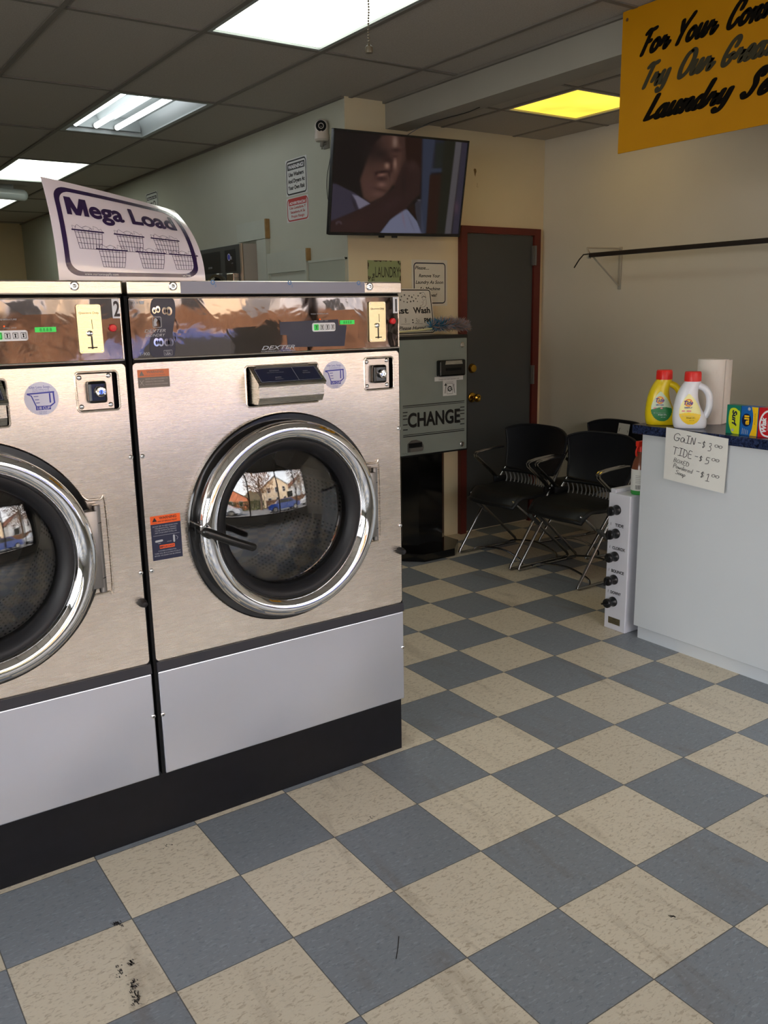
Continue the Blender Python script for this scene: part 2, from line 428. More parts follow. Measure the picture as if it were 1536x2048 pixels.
# ------------------------------------------------------------------ stroke letters (brush script and hand printing)
SC = {
 'F': (.40, [[(.01, .84), (.1, .95), (.2, .93), (.36, .97)], [(.19, .92), (.13, .5), (.06, 0)], [(.12, .47), (.28, .50)]]),
 'o': (.40, [[(.17, .49), (.06, .36), (.04, .14), (.13, .01), (.26, .12), (.30, .34), (.20, .49), (.15, .42)]]),
 'r': (.36, [[(.02, .2), (.1, .50), (.13, .36)], [(.11, .42), (.22, .34), (.26, .42), (.22, .12), (.27, .01), (.38, .2)]]),
 'Y': (.40, [[(.02, .88), (.07, .60), (.14, .42)], [(.42, 1.06), (.22, .66), (.12, .35), (.06, 0)]]),
 'u': (.42, [[(.07, .49), (.04, .12), (.11, .01), (.22, .14), (.29, .49)], [(.29, .47), (.27, .1), (.33, .01), (.41, .1)]]),
 'C': (.46, [[(.38, .62), (.42, .85), (.33, .99), (.18, .85), (.07, .45), (.07, .12), (.17, .0), (.30, .1), (.37, .26)]]),
 'n': (.40, [[(.0, .3), (.08, .49), (.07, .0)], [(.08, .16), (.2, .45), (.28, .42), (.26, .1), (.32, .01), (.4, .1)]]),
 'v': (.34, [[(.02, .42), (.08, .48), (.1, .03), (.23, .22), (.28, .48)]]),
 'e': (.32, [[(.06, .2), (.2, .28), (.24, .42), (.15, .49), (.05, .3), (.06, .08), (.15, .0), (.32, .14)]]),
 'T': (.34, [[(.0, .83), (.1, .94), (.2, .92), (.36, .96)], [(.2, .92), (.13, .5), (.06, 0)]]),
 'y': (.40, [[(.06, .49), (.03, .14), (.10, .03), (.22, .16), (.28, .49)], [(.29, .49), (.25, .0), (.18, -.25), (.06, -.3), (.0, -.2)]]),
 'O': (.50, [[(.3, .99), (.14, .84), (.05, .4), (.10, .04), (.2, .0), (.36, .2), (.44, .62), (.4, .9), (.3, .99), (.24, .94)]]),
 'G': (.48, [[(.38, .66), (.42, .87), (.33, .99), (.18, .85), (.07, .45), (.07, .12), (.17, .0), (.29, .1), (.36, .38), (.22, .33)]]),
 'a': (.42, [[(.26, .40), (.17, .49), (.05, .3), (.04, .08), (.12, .0), (.23, .14), (.29, .47)], [(.29, .47), (.27, .1), (.33, .01), (.42, .1)]]),
 't': (.27, [[(.14, .78), (.09, .1), (.16, .01), (.27, .1)], [(.0, .47), (.26, .5)]]),
 'L': (.36, [[(.16, .97), (.09, .4), (.04, .03)], [(.04, .03), (.18, .05), (.34, .13)]]),
 'd': (.42, [[(.26, .38), (.16, .48), (.05, .3), (.04, .08), (.12, .0), (.23, .14)], [(.36, 1.0), (.27, .3), (.27, .06), (.33, .01), (.42, .1)]]),
 'S': (.46, [[(.38, .72), (.40, .93), (.28, .97), (.19, .75), (.26, .42), (.20, .08), (.08, .0), (-.01, .15)]]),
 'i': (.20, [[(.06, .49), (.04, .1), (.1, .01), (.2, .1)], [(.12, .68), (.13, .7)]]),
 'c': (.30, [[(.25, .38), (.17, .49), (.05, .3), (.05, .08), (.14, .0), (.3, .12)]]),
 ' ': (.25, []),
}
HW = {
 'G': (.8, [[(.68, .82), (.4, 1.), (.08, .7), (.08, .2), (.35, .0), (.6, .15), (.62, .42)], [(.35, .42), (.72, .42)]]),
 'A': (.6, [[(.42, .5), (.2, .6), (.05, .3), (.15, .02), (.35, .1), (.45, .5), (.5, .0)]]),
 'I': (.6, [[(.05, .98), (.5, 1.)], [(.28, .98), (.28, .02)], [(.02, .0), (.55, .04)]]),
 'N': (.6, [[(.06, .02), (.06, .9), (.42, .05), (.45, .95)]]),
 '-': (.45, [[(.05, .45), (.38, .47)]]),
 '$': (.6, [[(.46, .78), (.22, .85), (.1, .62), (.4, .42), (.4, .18), (.1, .1)], [(.27, 1.), (.25, -.02)]]),
 '3': (.55, [[(.08, .85), (.35, .9), (.38, .65), (.18, .5), (.42, .35), (.38, .02), (.05, -.05)]]),
 '.': (.2, [[(.05, .05), (.06, .07)]]),
 'T': (.75, [[(.0, .96), (.68, .9)], [(.33, .93), (.3, .0)]]),
 'D': (.65, [[(.1, .95), (.1, .0), (.45, .1), (.52, .5), (.35, .85), (.02, .92)]]),
 'E': (.55, [[(.45, .9), (.1, .92), (.08, .05), (.48, .0)], [(.1, .5), (.4, .5)]]),
 '5': (.6, [[(.5, .95), (.15, .95), (.1, .55), (.4, .55), (.42, .15), (.05, .0)]]),
 'B': (.6, [[(.1, .0), (.1, .9), (.4, .85), (.38, .55), (.12, .5), (.45, .4), (.45, .08), (.08, .0)]]),
 'O': (.6, [[(.28, .8), (.06, .6), (.1, .1), (.35, .02), (.5, .4), (.4, .75), (.25, .8)]]),
 'X': (.55, [[(.05, .8), (.45, .05)], [(.42, .8), (.03, .05)]]),
 'P': (.5, [[(.1, -.1), (.1, .9), (.42, .82), (.38, .48), (.1, .45)]]),
 'o': (.4, [[(.2, .5), (.04, .3), (.12, .02), (.3, .1), (.3, .4), (.18, .5)]]),
 'w': (.5, [[(.03, .45), (.1, .03), (.22, .35), (.32, .03), (.45, .45)]]),
 'd': (.45, [[(.32, .42), (.12, .45), (.04, .2), (.18, .02), (.34, .2)], [(.38, .95), (.34, .0)]]),
 'e': (.4, [[(.06, .25), (.32, .3), (.2, .5), (.04, .25), (.15, .0), (.34, .08)]]),
 'r': (.35, [[(.06, .45), (.08, .0)], [(.08, .3), (.2, .45), (.32, .42)]]),
 'a': (.42, [[(.30, .42), (.12, .48), (.04, .2), (.15, .02), (.30, .15), (.32, .45), (.36, .0)]]),
 'S': (.5, [[(.45, .82), (.2, .95), (.08, .68), (.4, .4), (.35, .05), (.02, .08)]]),
 'p': (.42, [[(.08, .45), (.06, -.4)], [(.08, .35), (.25, .48), (.35, .25), (.2, .03), (.07, .1)]]),
 '1': (.45, [[(.05, .8), (.22, .95), (.22, .02)], [(.02, .0), (.45, .03)]]),
 '0': (.5, [[(.25, .6), (.06, .45), (.1, .12), (.3, .05), (.44, .3), (.38, .55), (.22, .6)]]),
 '8': (.55, [[(.38, .8), (.2, .9), (.12, .7), (.4, .35), (.3, .05), (.1, .1), (.12, .35), (.4, .7)]]),
 'k': (.4, [[(.08, .95), (.06, .0)], [(.34, .5), (.08, .22), (.36, .0)]]),
 'n': (.42, [[(.06, .45), (.06, .0)], [(.06, .3), (.2, .46), (.32, .35), (.34, .0)]]),
 ' ': (.35, []),
}
def script(mb, fr, txt, a, b, h, w=.15, width=None, font=SC, shear=.28, d=.0006, rot=0., sub=5):
    tot = sum(font[c][0] for c in txt); kx = (width/tot/h) if width else 1.; x = 0.; cr, sr = cos(rot), sin(rot)
    def fr2(p, q, dd):
        X, Y = (p+q*shear)*h*kx, q*h
        return fr(a+X*cr-Y*sr, b+X*sr+Y*cr, dd)
    for i, c in enumerate(txt):
        adv, st = font[c]
        for j, s in enumerate(st): mb.line(fr2, [(x+p, q) for p, q in s], w/h, d+.00007*(i % 3)+.00002*j, sub=sub)
        x += adv

def dressed_star(mb, fr, a, b, r, d=.0006):
    pts = []
    for k in range(10):
        rr = r if k % 2 == 0 else r*.4; t = PI/2+k*PI/5; pts.append((a+rr*cos(t), b+rr*sin(t)))
    for k in range(10): mb.add([fr(a, b, d), fr(*pts[k], d), fr(*pts[(k+1) % 10], d)], [(0, 1, 2)])

# ================================================================== SETTING
XL, YF, YB = -4.2, -3.8, 10.6
XC, XR, YW, ZC, ZN = 2.657, 4.262, 2.6, 2.73, 2.632
mb = MB().m('floor'); mb.box(XL-.1, XR+.1, YF-.1, YB+.1, -.06, 0); fl = structure(mb, 'floor')
# dark scuffs worn into the vinyl
sc = MB().m(mat('scuff_black', (30, 26, 24), .6)); ff = frame((0, 0, 0), (1, 0, 0), (0, 1, 0)); rnd = random.Random(3)
def scuff(pts, w, n):
    for k in range(n):
        t = rnd.random()*(len(pts)-1); i = int(t); f = t-i
        x = pts[i][0]*(1-f)+pts[i+1][0]*f+rnd.gauss(0, w); y = pts[i][1]*(1-f)+pts[i+1][1]*f+rnd.gauss(0, w); l = rnd.uniform(.003, .011); a = rnd.uniform(1.2, 2.3)
        sc.poly(ff, [(x, y), (x+l*cos(a), y+l*sin(a)), (x+l*cos(a)+.0018, y+l*sin(a)-.001), (x+.0022, y-.001)], .0006)
scuff([(.235, -.215), (.216, -.29)], .0045, 70); scuff([(.252, -.150), (.246, -.165)], .003, 22); scuff([(.272, -.005), (.262, .012)], .006, 30); scuff([(.225, -.15), (.21, -.19)], .006, 16)
scuff([(.48, .25), (.52, .26)], .008, 10); scuff([(1.02, .02), (1.06, .02)], .01, 8); scuff([(1.43, -.805), (1.434, -.81)], .003, 8)
sc.line(ff, [(.824, -.455), (.80, -.485), (.774, -.514)], .0022, .0006)
sc.build('scuff_mark', fl)

mb = MB().m('wall_g'); mb.box(XC, XC+.14, YW+.003, YB, 0, 2.9); structure(mb, 'wall_left')
mb = MB().m('wall_c'); mb.box(XC+.004, XR+.1, YW, YW+.15, 0, 2.9); structure(mb, 'wall_back')
mb = MB().m('wall_r'); mb.box(XR, XR+.12, YF-.1, YW, 0, 2.9); structure(mb, 'wall_right')
mb = MB().m('wall_b'); mb.box(XL-.1, XC+.1, YB, YB+.12, 0, 2.9); structure(mb, 'wall_far')
mb = MB().m('wall_g'); mb.box(XL-.12, XL, .5, YB+.1, 0, 2.9); mb.box(XL-.12, XL, YF-.1, .5, 0, .38); mb.box(XL-.12, XL, YF-.1, .5, 2.62, 2.9); structure(mb, 'wall_side')
fr_m = mat('window_frame_dark', (60, 52, 46), .4); mb = MB().m(fr_m)
for y in (-3.77, -2.4, -.95, .47): mb.box(XL-.09, XL-.02, y-.03, y+.03, .38, 2.62)
mb.box(XL-.09, XL-.02, YF, .5, .38, .43); mb.box(XL-.09, XL-.02, YF, .5, 2.57, 2.62); w2f = structure(mb, 'window_2')
for a, b_ in ((-3.74, -2.43), (-2.37, -.98), (-.92, .44)): mb = MB().m(glassmat('window_glass', tr=.97, refl=0.)); mb.box(XL-.058, XL-.052, a, b_, .43, 2.57); mb.build('pane', w2f)
# roof deck above the tiles closes the building
mb = MB().m('beam'); mb.box(XL-.2, XR+.2, YF-.2, YB+.2, 2.92, 3.05); structure(mb, 'trim_5')
# shop front: low wall, header, mullions and panes
mb = MB().m('beam'); mb.box(XL-.1, XR+.12, YF-.12, YF, 0, .38); mb.box(XL-.1, XR+.12, YF-.12, YF, 2.62, 2.92); structure(mb, 'wall_front')
mull = [-4.2, -2.6, -1.0, .6, 2.2, 3.4, 4.26]
mb = MB().m(mat('window_frame_bronze', (60, 52, 46), .4))
for x in mull: mb.box(x-.03, x+.03, YF-.09, YF-.02, .38, 2.62)
mb.box(XL, XR, YF-.09, YF-.02, .38, .43); mb.box(XL, XR, YF-.09, YF-.02, 2.57, 2.62)
wf = structure(mb, 'window_1')
mb = MB().m(glassmat('window_glass', tr=.97, refl=0.))
for a, b_ in zip(mull[:-1], mull[1:]): mb.box(a+.03, b_-.03, YF-.058, YF-.052, .43, 2.57)
mb.build('pane', wf)

# main ceiling: tiles laid 2 x 4 ft in a metal grid, four openings for lamps
gx = [2.10-.604*k for k in range(1, 11)][::-1]+[2.10, 2.70, 2.945]
gy = [.70-1.2085*k for k in range(1, 4)][::-1]+[.70+1.2085*k for k in range(0, 9)]
gx[0] = XL; gy = [YF]+[y for y in gy if y > YF+.05 and y < YB-.05]+[YB]
LX0, LX1 = 1.498, 2.10
holes = [(.70, 1.9085), (3.117, 4.3255), (5.534, 6.7425), (7.951, 9.1595)]
def ishole(x, y): return LX0-.02 < x < LX1 and any(a < y < b for a, b in holes)
mb = MB().m('tile')
for i in range(len(gx)-1):
    for j in range(len(gy)-1):
        if ishole((gx[i]+gx[i+1])/2, (gy[j]+gy[j+1])/2): continue
        mb.box(gx[i], gx[i+1], gy[j], gy[j+1], ZC+rnd.uniform(.0, .002), ZC+.02)
structure(mb, 'ceiling')
mb = MB().m('grid')
for x in gx[1:-1]: mb.box(x-.012, x+.012, YF, YB, ZC-.006, ZC+.001)
for y in gy[1:-1]: mb.box(XL, 2.945, y-.012, y+.012, ZC-.0055, ZC+.001)
mb.box(XC-.02, XC, YW, YB, ZC-.012, ZC+.001); mb.box(2.925, 2.945, YF, YW, ZC-.012, ZC+.001)
structure(mb, 'trim_1')
mb = MB().m('beam'); mb.box(2.945, 3.105, YF, YW, 2.58, 2.9); structure(mb, 'trim_2')
# lower ceiling over the nook
nx = [3.105, 3.375, 3.975, XR]; ny = [YF, -1.57, -.96, -.36, .25, .86, 1.465, 2.05, YW]
mb = MB().m('tile')
for i in range(3):
    for j in range(len(ny)-1):
        if i == 1 and j == 6: continue
        mb.box(nx[i], nx[i+1], ny[j], ny[j+1], ZN, ZN+.02)
structure(mb, 'trim_3')
mb = MB().m('grid')
for x in nx[1:-1]: mb.box(x-.011, x+.011, YF, YW, ZN-.004, ZN+.001)
for y in ny[1:-1]: mb.box(3.105, XR, y-.011, y+.011, ZN-.0035, ZN+.001)
structure(mb, 'trim_4')

# door
mb = MB().m(mat('red_oxide_frame', (88, 26, 17), .5, noise=.12, nscale=14)); y = YW
mb.box(3.503, 3.553, y-.035, y, 0, 2.05); mb.box(4.150, 4.208, y-.035, y, 0, 2.05); mb.box(3.553, 4.150, y-.035, y, 2.007, 2.05)
d = structure(mb, 'door_1')
mb = MB().m(mat('charcoal_door', (62, 64, 64), .5, noise=.08, nscale=3)); mb.bbox(3.556, 4.147, y-.022, y-.001, .012, 2.003, .002, 1); dl = mb.build('door_leaf', d)
for z in (1.93-.12, 1.05-.05, .2):
    mb = MB().m(mat('hinge_grey', (92, 88, 82), .5)); mb.bbox(4.135, 4.163, y-.046, y-.02, z, z+.13, .003); mb.cyl((4.149, y-.05, z), (4.149, y-.05, z+.13), .007); mb.build('hinge', d)
mb = MB().m('brass'); mb.lathe([(0, 0), (.032, 0), (.03, .008), (.026, .012), (.024, .02), (.01, .022), (0, .022)], (3.607, y-.022, 1.135), (0, -1, 0), 32); mb.build('deadbolt', d, 'brass deadbolt')
mb = MB().m('brass'); mb.lathe([(0, 0), (.034, 0), (.032, .008), (.014, .014), (.012, .035), (.022, .042), (.028, .055), (.025, .068), (.014, .074), (.008, .072), (0, .071)], (3.607, y-.022, .94), (0, -1, 0), 32); mb.build('door_knob', d, 'brass knob')
# small brown wall stains above the door
mb = MB().m(mat('wall_stain', (120, 96, 62), .8)); fr = NY((3.643, YW-.0012, 2.38))
mb.poly(fr, [(-.012, .02), (-.004, .028), (.008, .024), (.012, .01), (.006, -.004), (.002, -.024), (-.004, -.01), (-.008, .004)], 0); mb.line(fr, [(.018, -.06), (.02, -.075), (.012, -.083), (.028, -.085)], .002, 0)
mb.build('wall_stain', bpy.data.objects['wall_back'])

# ================================================================== WASHERS
WY = .29
def F(x, z, d=0.): return Vector((x, -d, z-.209))
def ffr(a, b, d=0.): return F(a, b, d)
W = .866
DC = (.437, .915)
def make_washer(X, num, label, first):
    rt = root('front_load_washer', (X, WY, .209), label, 'washing machine', group='large front-load washers on the black base')
    # carcass
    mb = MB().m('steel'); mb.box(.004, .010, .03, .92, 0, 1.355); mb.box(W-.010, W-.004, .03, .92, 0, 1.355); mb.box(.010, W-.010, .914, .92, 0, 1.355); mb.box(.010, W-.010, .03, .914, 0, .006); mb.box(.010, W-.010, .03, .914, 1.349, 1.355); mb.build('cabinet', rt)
    # front panel with door opening (annulus between square and circle)
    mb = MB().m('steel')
    hole_r = .312; seg = 72
    z0, z1 = .557, 1.392
    # recess openings: dispenser and lock; build as frame pieces: do a bmesh boolean-free fill
    bm = bmesh.new()
    def loop(pts):
        vs = [bm.verts.new((p[0], 0, p[1])) for p in pts]
        return [bm.edges.new((vs[i], vs[(i+1) % len(vs)])) for i in range(len(vs))]
    disp = rr2(.328, 1.253, .565, 1.368, .008); lock = rr2(.731, 1.275, .84, 1.375, .010)
    E = loop(rr2(.004, z0, W-.004, z1, .012)) + loop([(DC[0]+hole_r*cos(2*PI*k/seg), DC[1]+hole_r*sin(2*PI*k/seg)) for k in range(seg)])
    E += loop(disp)+loop(lock)
    bmesh.ops.triangle_fill(bm, edges=E, use_beauty=True, use_dissolve=False)
    bm.verts.index_update()
    vs = [F(v.co.x, v.co.z, 0) for v in bm.verts]; fs = []
    for f in bm.faces:
        idx = [v.index for v in f.verts]; a, b_, c_ = [vs[i] for i in idx[:3]]
        m_ = sum((vs[i] for i in idx), Vector())/len(idx); mz = m_.z+.209
        if math.hypot(m_.x-DC[0], mz-DC[1]) < hole_r or (.328 < m_.x < .565 and 1.253 < mz < 1.368) or (.731 < m_.x < .84 and 1.275 < mz < 1.375): continue
        if (b_-a).cross(c_-a).y > 0: idx = idx[::-1]
        fs.append(idx)
    mb.add(vs, fs); bm.free()
    # folded edges and recess walls
    def wall(pts, d0, d1, flip=False):
        n = len(pts); v = [F(*p, d0) for p in pts]+[F(*p, d1) for p in pts]
        mb.add(v, [(i, (i+1) % n, (i+1) % n+n, i+n) for i in range(n)])
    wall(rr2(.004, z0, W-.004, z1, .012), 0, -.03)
    mb.m('blackm'); wall(disp, 0, -.05); wall(lock, 0, -.022)
    mb.poly(ffr, disp, -.05); mb.poly(ffr, lock, -.022)
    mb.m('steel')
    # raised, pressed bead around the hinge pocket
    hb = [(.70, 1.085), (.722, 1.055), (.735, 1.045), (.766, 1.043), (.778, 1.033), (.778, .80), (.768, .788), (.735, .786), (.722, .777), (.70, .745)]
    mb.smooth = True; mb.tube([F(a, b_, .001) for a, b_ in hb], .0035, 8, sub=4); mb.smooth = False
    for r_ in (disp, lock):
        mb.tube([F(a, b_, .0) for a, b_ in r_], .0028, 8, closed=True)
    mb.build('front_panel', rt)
    # lower panel + dark seam strip
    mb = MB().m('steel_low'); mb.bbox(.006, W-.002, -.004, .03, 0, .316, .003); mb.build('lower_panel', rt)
    mb = MB().m(mat('dark_seam_strip', (44, 44, 50), .45)); mb.prism([(.004, .527), (W-.001, .527), (W-.003, .556), (.004, .556)], .02, lambda a, b, d: F(a, b, d+.0065)); mb.build('seam_strip', rt, 'dark grey seam strip')
    mb = MB().m('blackm'); mb.box(-.004, .0045, .0, .9, 0, 1.355); mb.build('gap_shade', rt, 'black strip for the gap shade')  # black strips stand in for the shade between the washers
    mb = MB().m('blackm'); mb.box(W-.0045, W+.0, .003, .9, 0, 1.355); mb.build('gap_shade', rt, 'black strip for the gap shade')
    # control panel
    mb = MB().m('panel'); mb.prism(rr2(.006, 1.400, W-.004, 1.560, .006), .03, lambda a, b, d: F(a, b, d+.004))
    mb.m('steel_cap'); mb.tube([F(.008, 1.403, .006), F(W-.006, 1.403, .006)], .0022, 6); mb.tube([F(.008, 1.558, .006), F(W-.006, 1.558, .006)], .0018, 6)
    mb.tube([F(W-.007, 1.403, .006), F(W-.007, 1.558, .006)], .0015, 6)
    mb.m('blackm'); mb.box(.006, W-.004, -.001, .03, 1.392-.209, 1.400-.209); mb.box(.006, W-.004, .001, .03, 1.559-.209, 1.567-.209)
    cp = mb.build('control_panel', rt, 'mirror-polished control panel')
    P = lambda a, b, d=0.: F(a, b, d+.0045)
    g = MB()
    # navy graphic with chrome pictogram discs
    g.m('navy')
    og = [(.075, 1.558), (.122, 1.558), (.131, 1.54), (.129, 1.51), (.122, 1.48), (.119, 1.46), (.124, 1.435), (.121, 1.412), (.112, 1.404), (.066, 1.405), (.053, 1.42), (.055, 1.448), (.064, 1.467), (.082, 1.48), (.086, 1.500), (.066, 1.515), (.063, 1.535)]
    P2 = catmull([Vector((a, b, 0)) for a, b in og], 3, True); g.poly(P, [(q.x, q.y) for q in P2], .0003)
    g.m('chrome')
    for a, b, r_ in ((.073, 1.526, .006), (.083, 1.529, .0065), (.101, 1.525, .007), (.113, 1.524, .0085), (.073, 1.444, .008), (.085, 1.444, .008), (.101, 1.443, .0075), (.112, 1.443, .008)):
        g.disc(P, a, b, r_, .0006, ry=r_*1.35); g.m('navy'); g.disc(P, a, b-.001, r_*.45, .0008, ry=r_*.7); g.m('chrome')
    g.m('textgrey'); g.rring(P, .066, 1.482, .090, 1.510, .003, .0012, .0006)
    g.poly(P, [(.069, 1.485), (.078, 1.487), (.076, 1.495), (.080, 1.502), (.076, 1.507), (.071, 1.505), (.069, 1.497)], .0007)
    g.text(P, 'DEXTER', .042, 1.470, .0085, bold=.0, shear=.3, width=.058, d=.0008); g.text(P, 'LAUNDRY', .043, 1.459, .0075, shear=.3, width=.055, d=.0008)
    g.text(P, '6 x', .018, 1.544, .008); g.poly(P, [(.036, 1.543), (.046, 1.543), (.048, 1.551), (.034, 1.551)], .0006)
    g.text(P, 'T-900', .024, 1.411, .0085); g.rring(P, .091, 1.409, .114, 1.423, .001, .0007, .0006); g.text(P, 'MADE IN', .1025, 1.4185, .0025, align='CENTER'); g.text(P, 'USA', .1025, 1.411, .006, align='CENTER', bold=.01)
    g.build('printed_graphics', cp, 'navy pictogram print'); g = MB().m('textgrey')
    g.text(P, 'DEXTER', .380, 1.4125, .0115, bold=.012, shear=.35, width=.108); g.text(P, 'COMMERCIAL WASHER', .378, 1.4055, .0045, width=.112)
    g.build('brand_lettering', cp, 'grey maker name lettering'); g = MB().m('textgrey')
    g.text(P, 'WASH TEMPERATURE', .545, 1.508, .004, width=.06); g.text(P, 'HOT', .556, 1.4885, .003); g.text(P, 'WARM', .5735, 1.4885, .003); g.text(P, 'COLD', .5915, 1.4885, .003)
    g.build('temperature_lettering', cp)
    if first:
        g = MB().m('navy'); g.poly(P, [(.441, 1.489), (.55, 1.491), (.638, 1.493), (.64, 1.476), (.668, 1.475), (.658, 1.414), (.465, 1.417), (.463, 1.452), (.442, 1.453)], .0003); g.build('painted_reflection', cp, 'navy painted reflection behind the buttons')  # dark reflection drawn as a flat navy patch
    # buttons
    g = MB().m('white'); g.prism(rr2(.548, 1.459, .627, 1.484, .006), .002, lambda a, b, d: P(a, b, d+.002)); g.build('button_strip', cp, 'white strip holding the buttons')
    for k in range(4):
        bx = .553+.0185*k; g = MB().m('white' if k else 'greenled'); g.bbox(bx, bx+.0145, -.0105, -.006, 1.463-.209, 1.480-.209, .0015)
        fb = lambda a, b, d=0.: F(a, b, d+.0106)
        g.m('ink'); g.rring(fb, bx+.001, 1.4645, bx+.0135, 1.4785, .001, .0012, .0001); g.poly(fb, [(bx+.005, 1.467), (bx+.0095, 1.467), (bx+.0085, 1.472), (bx+.0105, 1.476), (bx+.004, 1.476), (bx+.006, 1.472)], .0001)
        g.build('wash_button', cp)
    g = MB().m('led'); g.disc(P, .575, 1.494, .0016, .001); g.build('indicator', cp, 'small lit red indicator')
    g = MB().m('greenled'); g.prism(rr2(.645, 1.478, .695, 1.490, .001), .003, lambda a, b, d: P(a, b, d+.002))
    g.m('greendig'); g.text(lambda a, b, d=0.: P(a, b, d+.002), '8.8.8.8', .670, 1.480, .008, align='CENTER', d=.0003); g.build('display', cp, 'green lit display')
    # coin slot
    g = MB().m('brass_plate'); g.prism(rr2(.747, 1.423, .808, 1.543, .005), .004, lambda a, b, d: P(a, b, d+.005))
    Q = lambda a, b, d=0.: P(a, b, d+.0052)
    cs = g.build('coin_slot', cp, 'pale brass coin plate')
    g = MB().m('faded_grey'); g.text(Q, 'Quarters Only', .7775, 1.520, .0055, align='CENTER', width=.05)
    g.m('ink'); g.line(Q, [(.783, 1.506), (.784, 1.483)], .0012, .0003); g.rect(Q, .7775, 1.437, .7815, 1.465, .0003); g.rect(Q, .768, 1.435, .792, 1.438, .0003)
    g.m('ink'); g.ball(Q(.7795, 1.436, .001), .003); g.build('slot_markings', cs)
    g = MB().m('chrome'); g.lathe([(.0075, 0), (.0075, .004), (.005, .007), (0, .008)], Q(.775, 1.472, 0), (0, -1, 0), 20)
    g.build('coin_return', cs, 'chrome button')
    for a, b in ((.752, 1.538), (.803, 1.538), (.752, 1.428), (.803, 1.428)): g = MB().m('chrome'); g.lathe([(.0022, 0), (.0018, .001), (0, .0013)], Q(a, b, 0), (0, -1, 0), 10); g.build('screw', cs)
    g = MB().m('red'); g.lathe([(.0095, 0), (.0095, .006), (.008, .0085), (0, .009)], P(.836, 1.484, 0), (0, -1, 0), 24); g.build('start_button', cp, 'round red button')
    g = MB().m(mat('number_sticker', (228, 230, 236), .45)); g.rect(P, .8385, 1.508, .861, 1.558, .0015); g.m(mat('number_ink', (52, 44, 46), .5)); g.text(P, num, .850, 1.5135, .039, align='CENTER', bold=.02, sx=.62 if num == '2' else .8, d=.002); g.build('number_sticker', cp, 'white sticker with the number '+num)
    # top cap
    mb = MB().m('steel_cap'); mb.bbox(.0, W, -.016, .95, 1.567-.209, 1.602-.209, .004)
    tp = mb.build('top_cap', rt)
    Cf = lambda a, b, d=0.: F(a, b, d+.0162)
    if first:
        g = MB().m('film'); g.box(.145, .728, -.0172, -.0158, 1.5685-.209, 1.6005-.209); g.m('bluetint')
        for a in (.237, .472, .706):
            g.disc(Cf, a, 1.598, .0062, .0014, r0=.62); g.text(Cf, '2', a+.0055, 1.586, .007, d=.0014)
        g.build('protective_film', tp, 'grey blue protective film')
    for a in (.124, .746):
        g = MB().m('chrome'); g.lathe([(.0115, 0), (.0115, .003), (.0085, .004), (.008, .002), (.005, .002), (.0045, .005), (.002, .006), (0, .0045)], Cf(a, 1.588, 0), (0, -1, 0), 22); g.build('cap_lock', tp)
    # screws
    for a, b in ((.012, 1.145), (.012, .824), (.010, .395), (W-.009, 1.146), (W-.008, .824), (W-.007, .397)):
        g = MB().m('chrome'); dd = .001 if b > .5 else .0045
        g.lathe([(.0065, 0), (.0062, .0015), (.004, .003), (0, .0036)], F(a, b, dd), (0, -1, 0), 16); g.m('blackm'); q = lambda x, z, d=0.: F(x, z, dd+.0038+d)
        g.rect(q, a-.003, b-.0006, a+.003, b+.0006, 0); g.rect(q, a-.0006, b-.003, a+.0006, b+.003, .0001); g.build('screw', rt)
    g = MB().m('rubber'); g.lathe([(.012, 0), (.012, .012), (.009, .026), (.007, .03), (0, .031)], F(W-.013, .740, 0), (0, -1, 0), 20); g.build('door_stop', rt, 'black rubber door bumper')
    # dispenser
    mb = MB().m('steelbox')
    x0, x1 = .338, .548
    ring = [(-.046, 1.362), (.004, 1.362), (.062, 1.318), (.062, 1.281), (.050, 1.262), (-.046, 1.262)]
    n = len(ring); v = [F(x0, z, d_) for d_, z in ring]+[F(x1, z, d_) for d_, z in ring]
    mb.add(v, [tuple(range(n)), tuple(range(2*n-1, n-1, -1))]+[(i, i+n, (i+1) % n+n, (i+1) % n) for i in range(n)])
    dsp = mb.build('soap_dispenser', rt, 'brushed steel soap dispenser')
    u = Vector((1, 0, 0)); vdir = (F(0, 1.362, .004)-F(0, 1.318, .062)).normalized()
    lf = frame(F(x0, 1.318, .062), u, vdir); LL_ = (F(0, 1.362, .004)-F(0, 1.318, .062)).length
    mb = MB().m('steelbox'); mb.prism([(-.002, -.004), (x1-x0+.006, -.004), (x1-x0+.006, LL_), (-.002, LL_)], .003, lambda a, b, d: lf(a, b, d+.004))
    mb.prism([(-.002, -.004), (x1-x0+.006, -.004), (x1-x0+.006, -.001), (-.002, -.001)], .012, lambda a, b, d: lf(a, b, d+.004))
    mb.tube([lf(.02, LL_+.001, .004), lf(.19, LL_+.001, .004)], .0035, 8)
    L2 = lambda a, b, d=0.: lf(a, b, d+.0042)
    w_ = x1-x0
    mb.m('navy2'); mb.rect(L2, .008, .004, w_-.002, LL_-.007, .0003)
    mb.m('textgrey'); mb.rring(L2, .010, .006, w_-.004, LL_-.009, .001, .0009, .0006); mb.line(L2, [(.130, .007), (.130, LL_-.010)], .0012, .0007)
    mb.text(L2, 'DETERGENT', .07, LL_-.022, .0042, align='CENTER'); mb.text(L2, 'Add powdered or liquid detergent', .07, LL_-.029, .0028, align='CENTER')
    mb.text(L2, 'BLEACH', .07, .022, .0038, align='CENTER'); mb.text(L2, 'Add bleach here', .07, .015, .0028, align='CENTER'); mb.text(L2, 'FABRIC', .168, LL_-.03, .0038, align='CENTER'); mb.text(L2, 'SOFTENER', .168, LL_-.038, .0038, align='CENTER')
    mb.build('lid', dsp, 'hinged lid with navy printed label')
    # measuring cup sticker
    sx_, sz_ = (.624, 1.329) if first else (.645, 1.316)
    g = MB().m('paleblue'); g.disc(ffr, sx_, sz_, .0415, .0004, 40)
    g.m('blue')
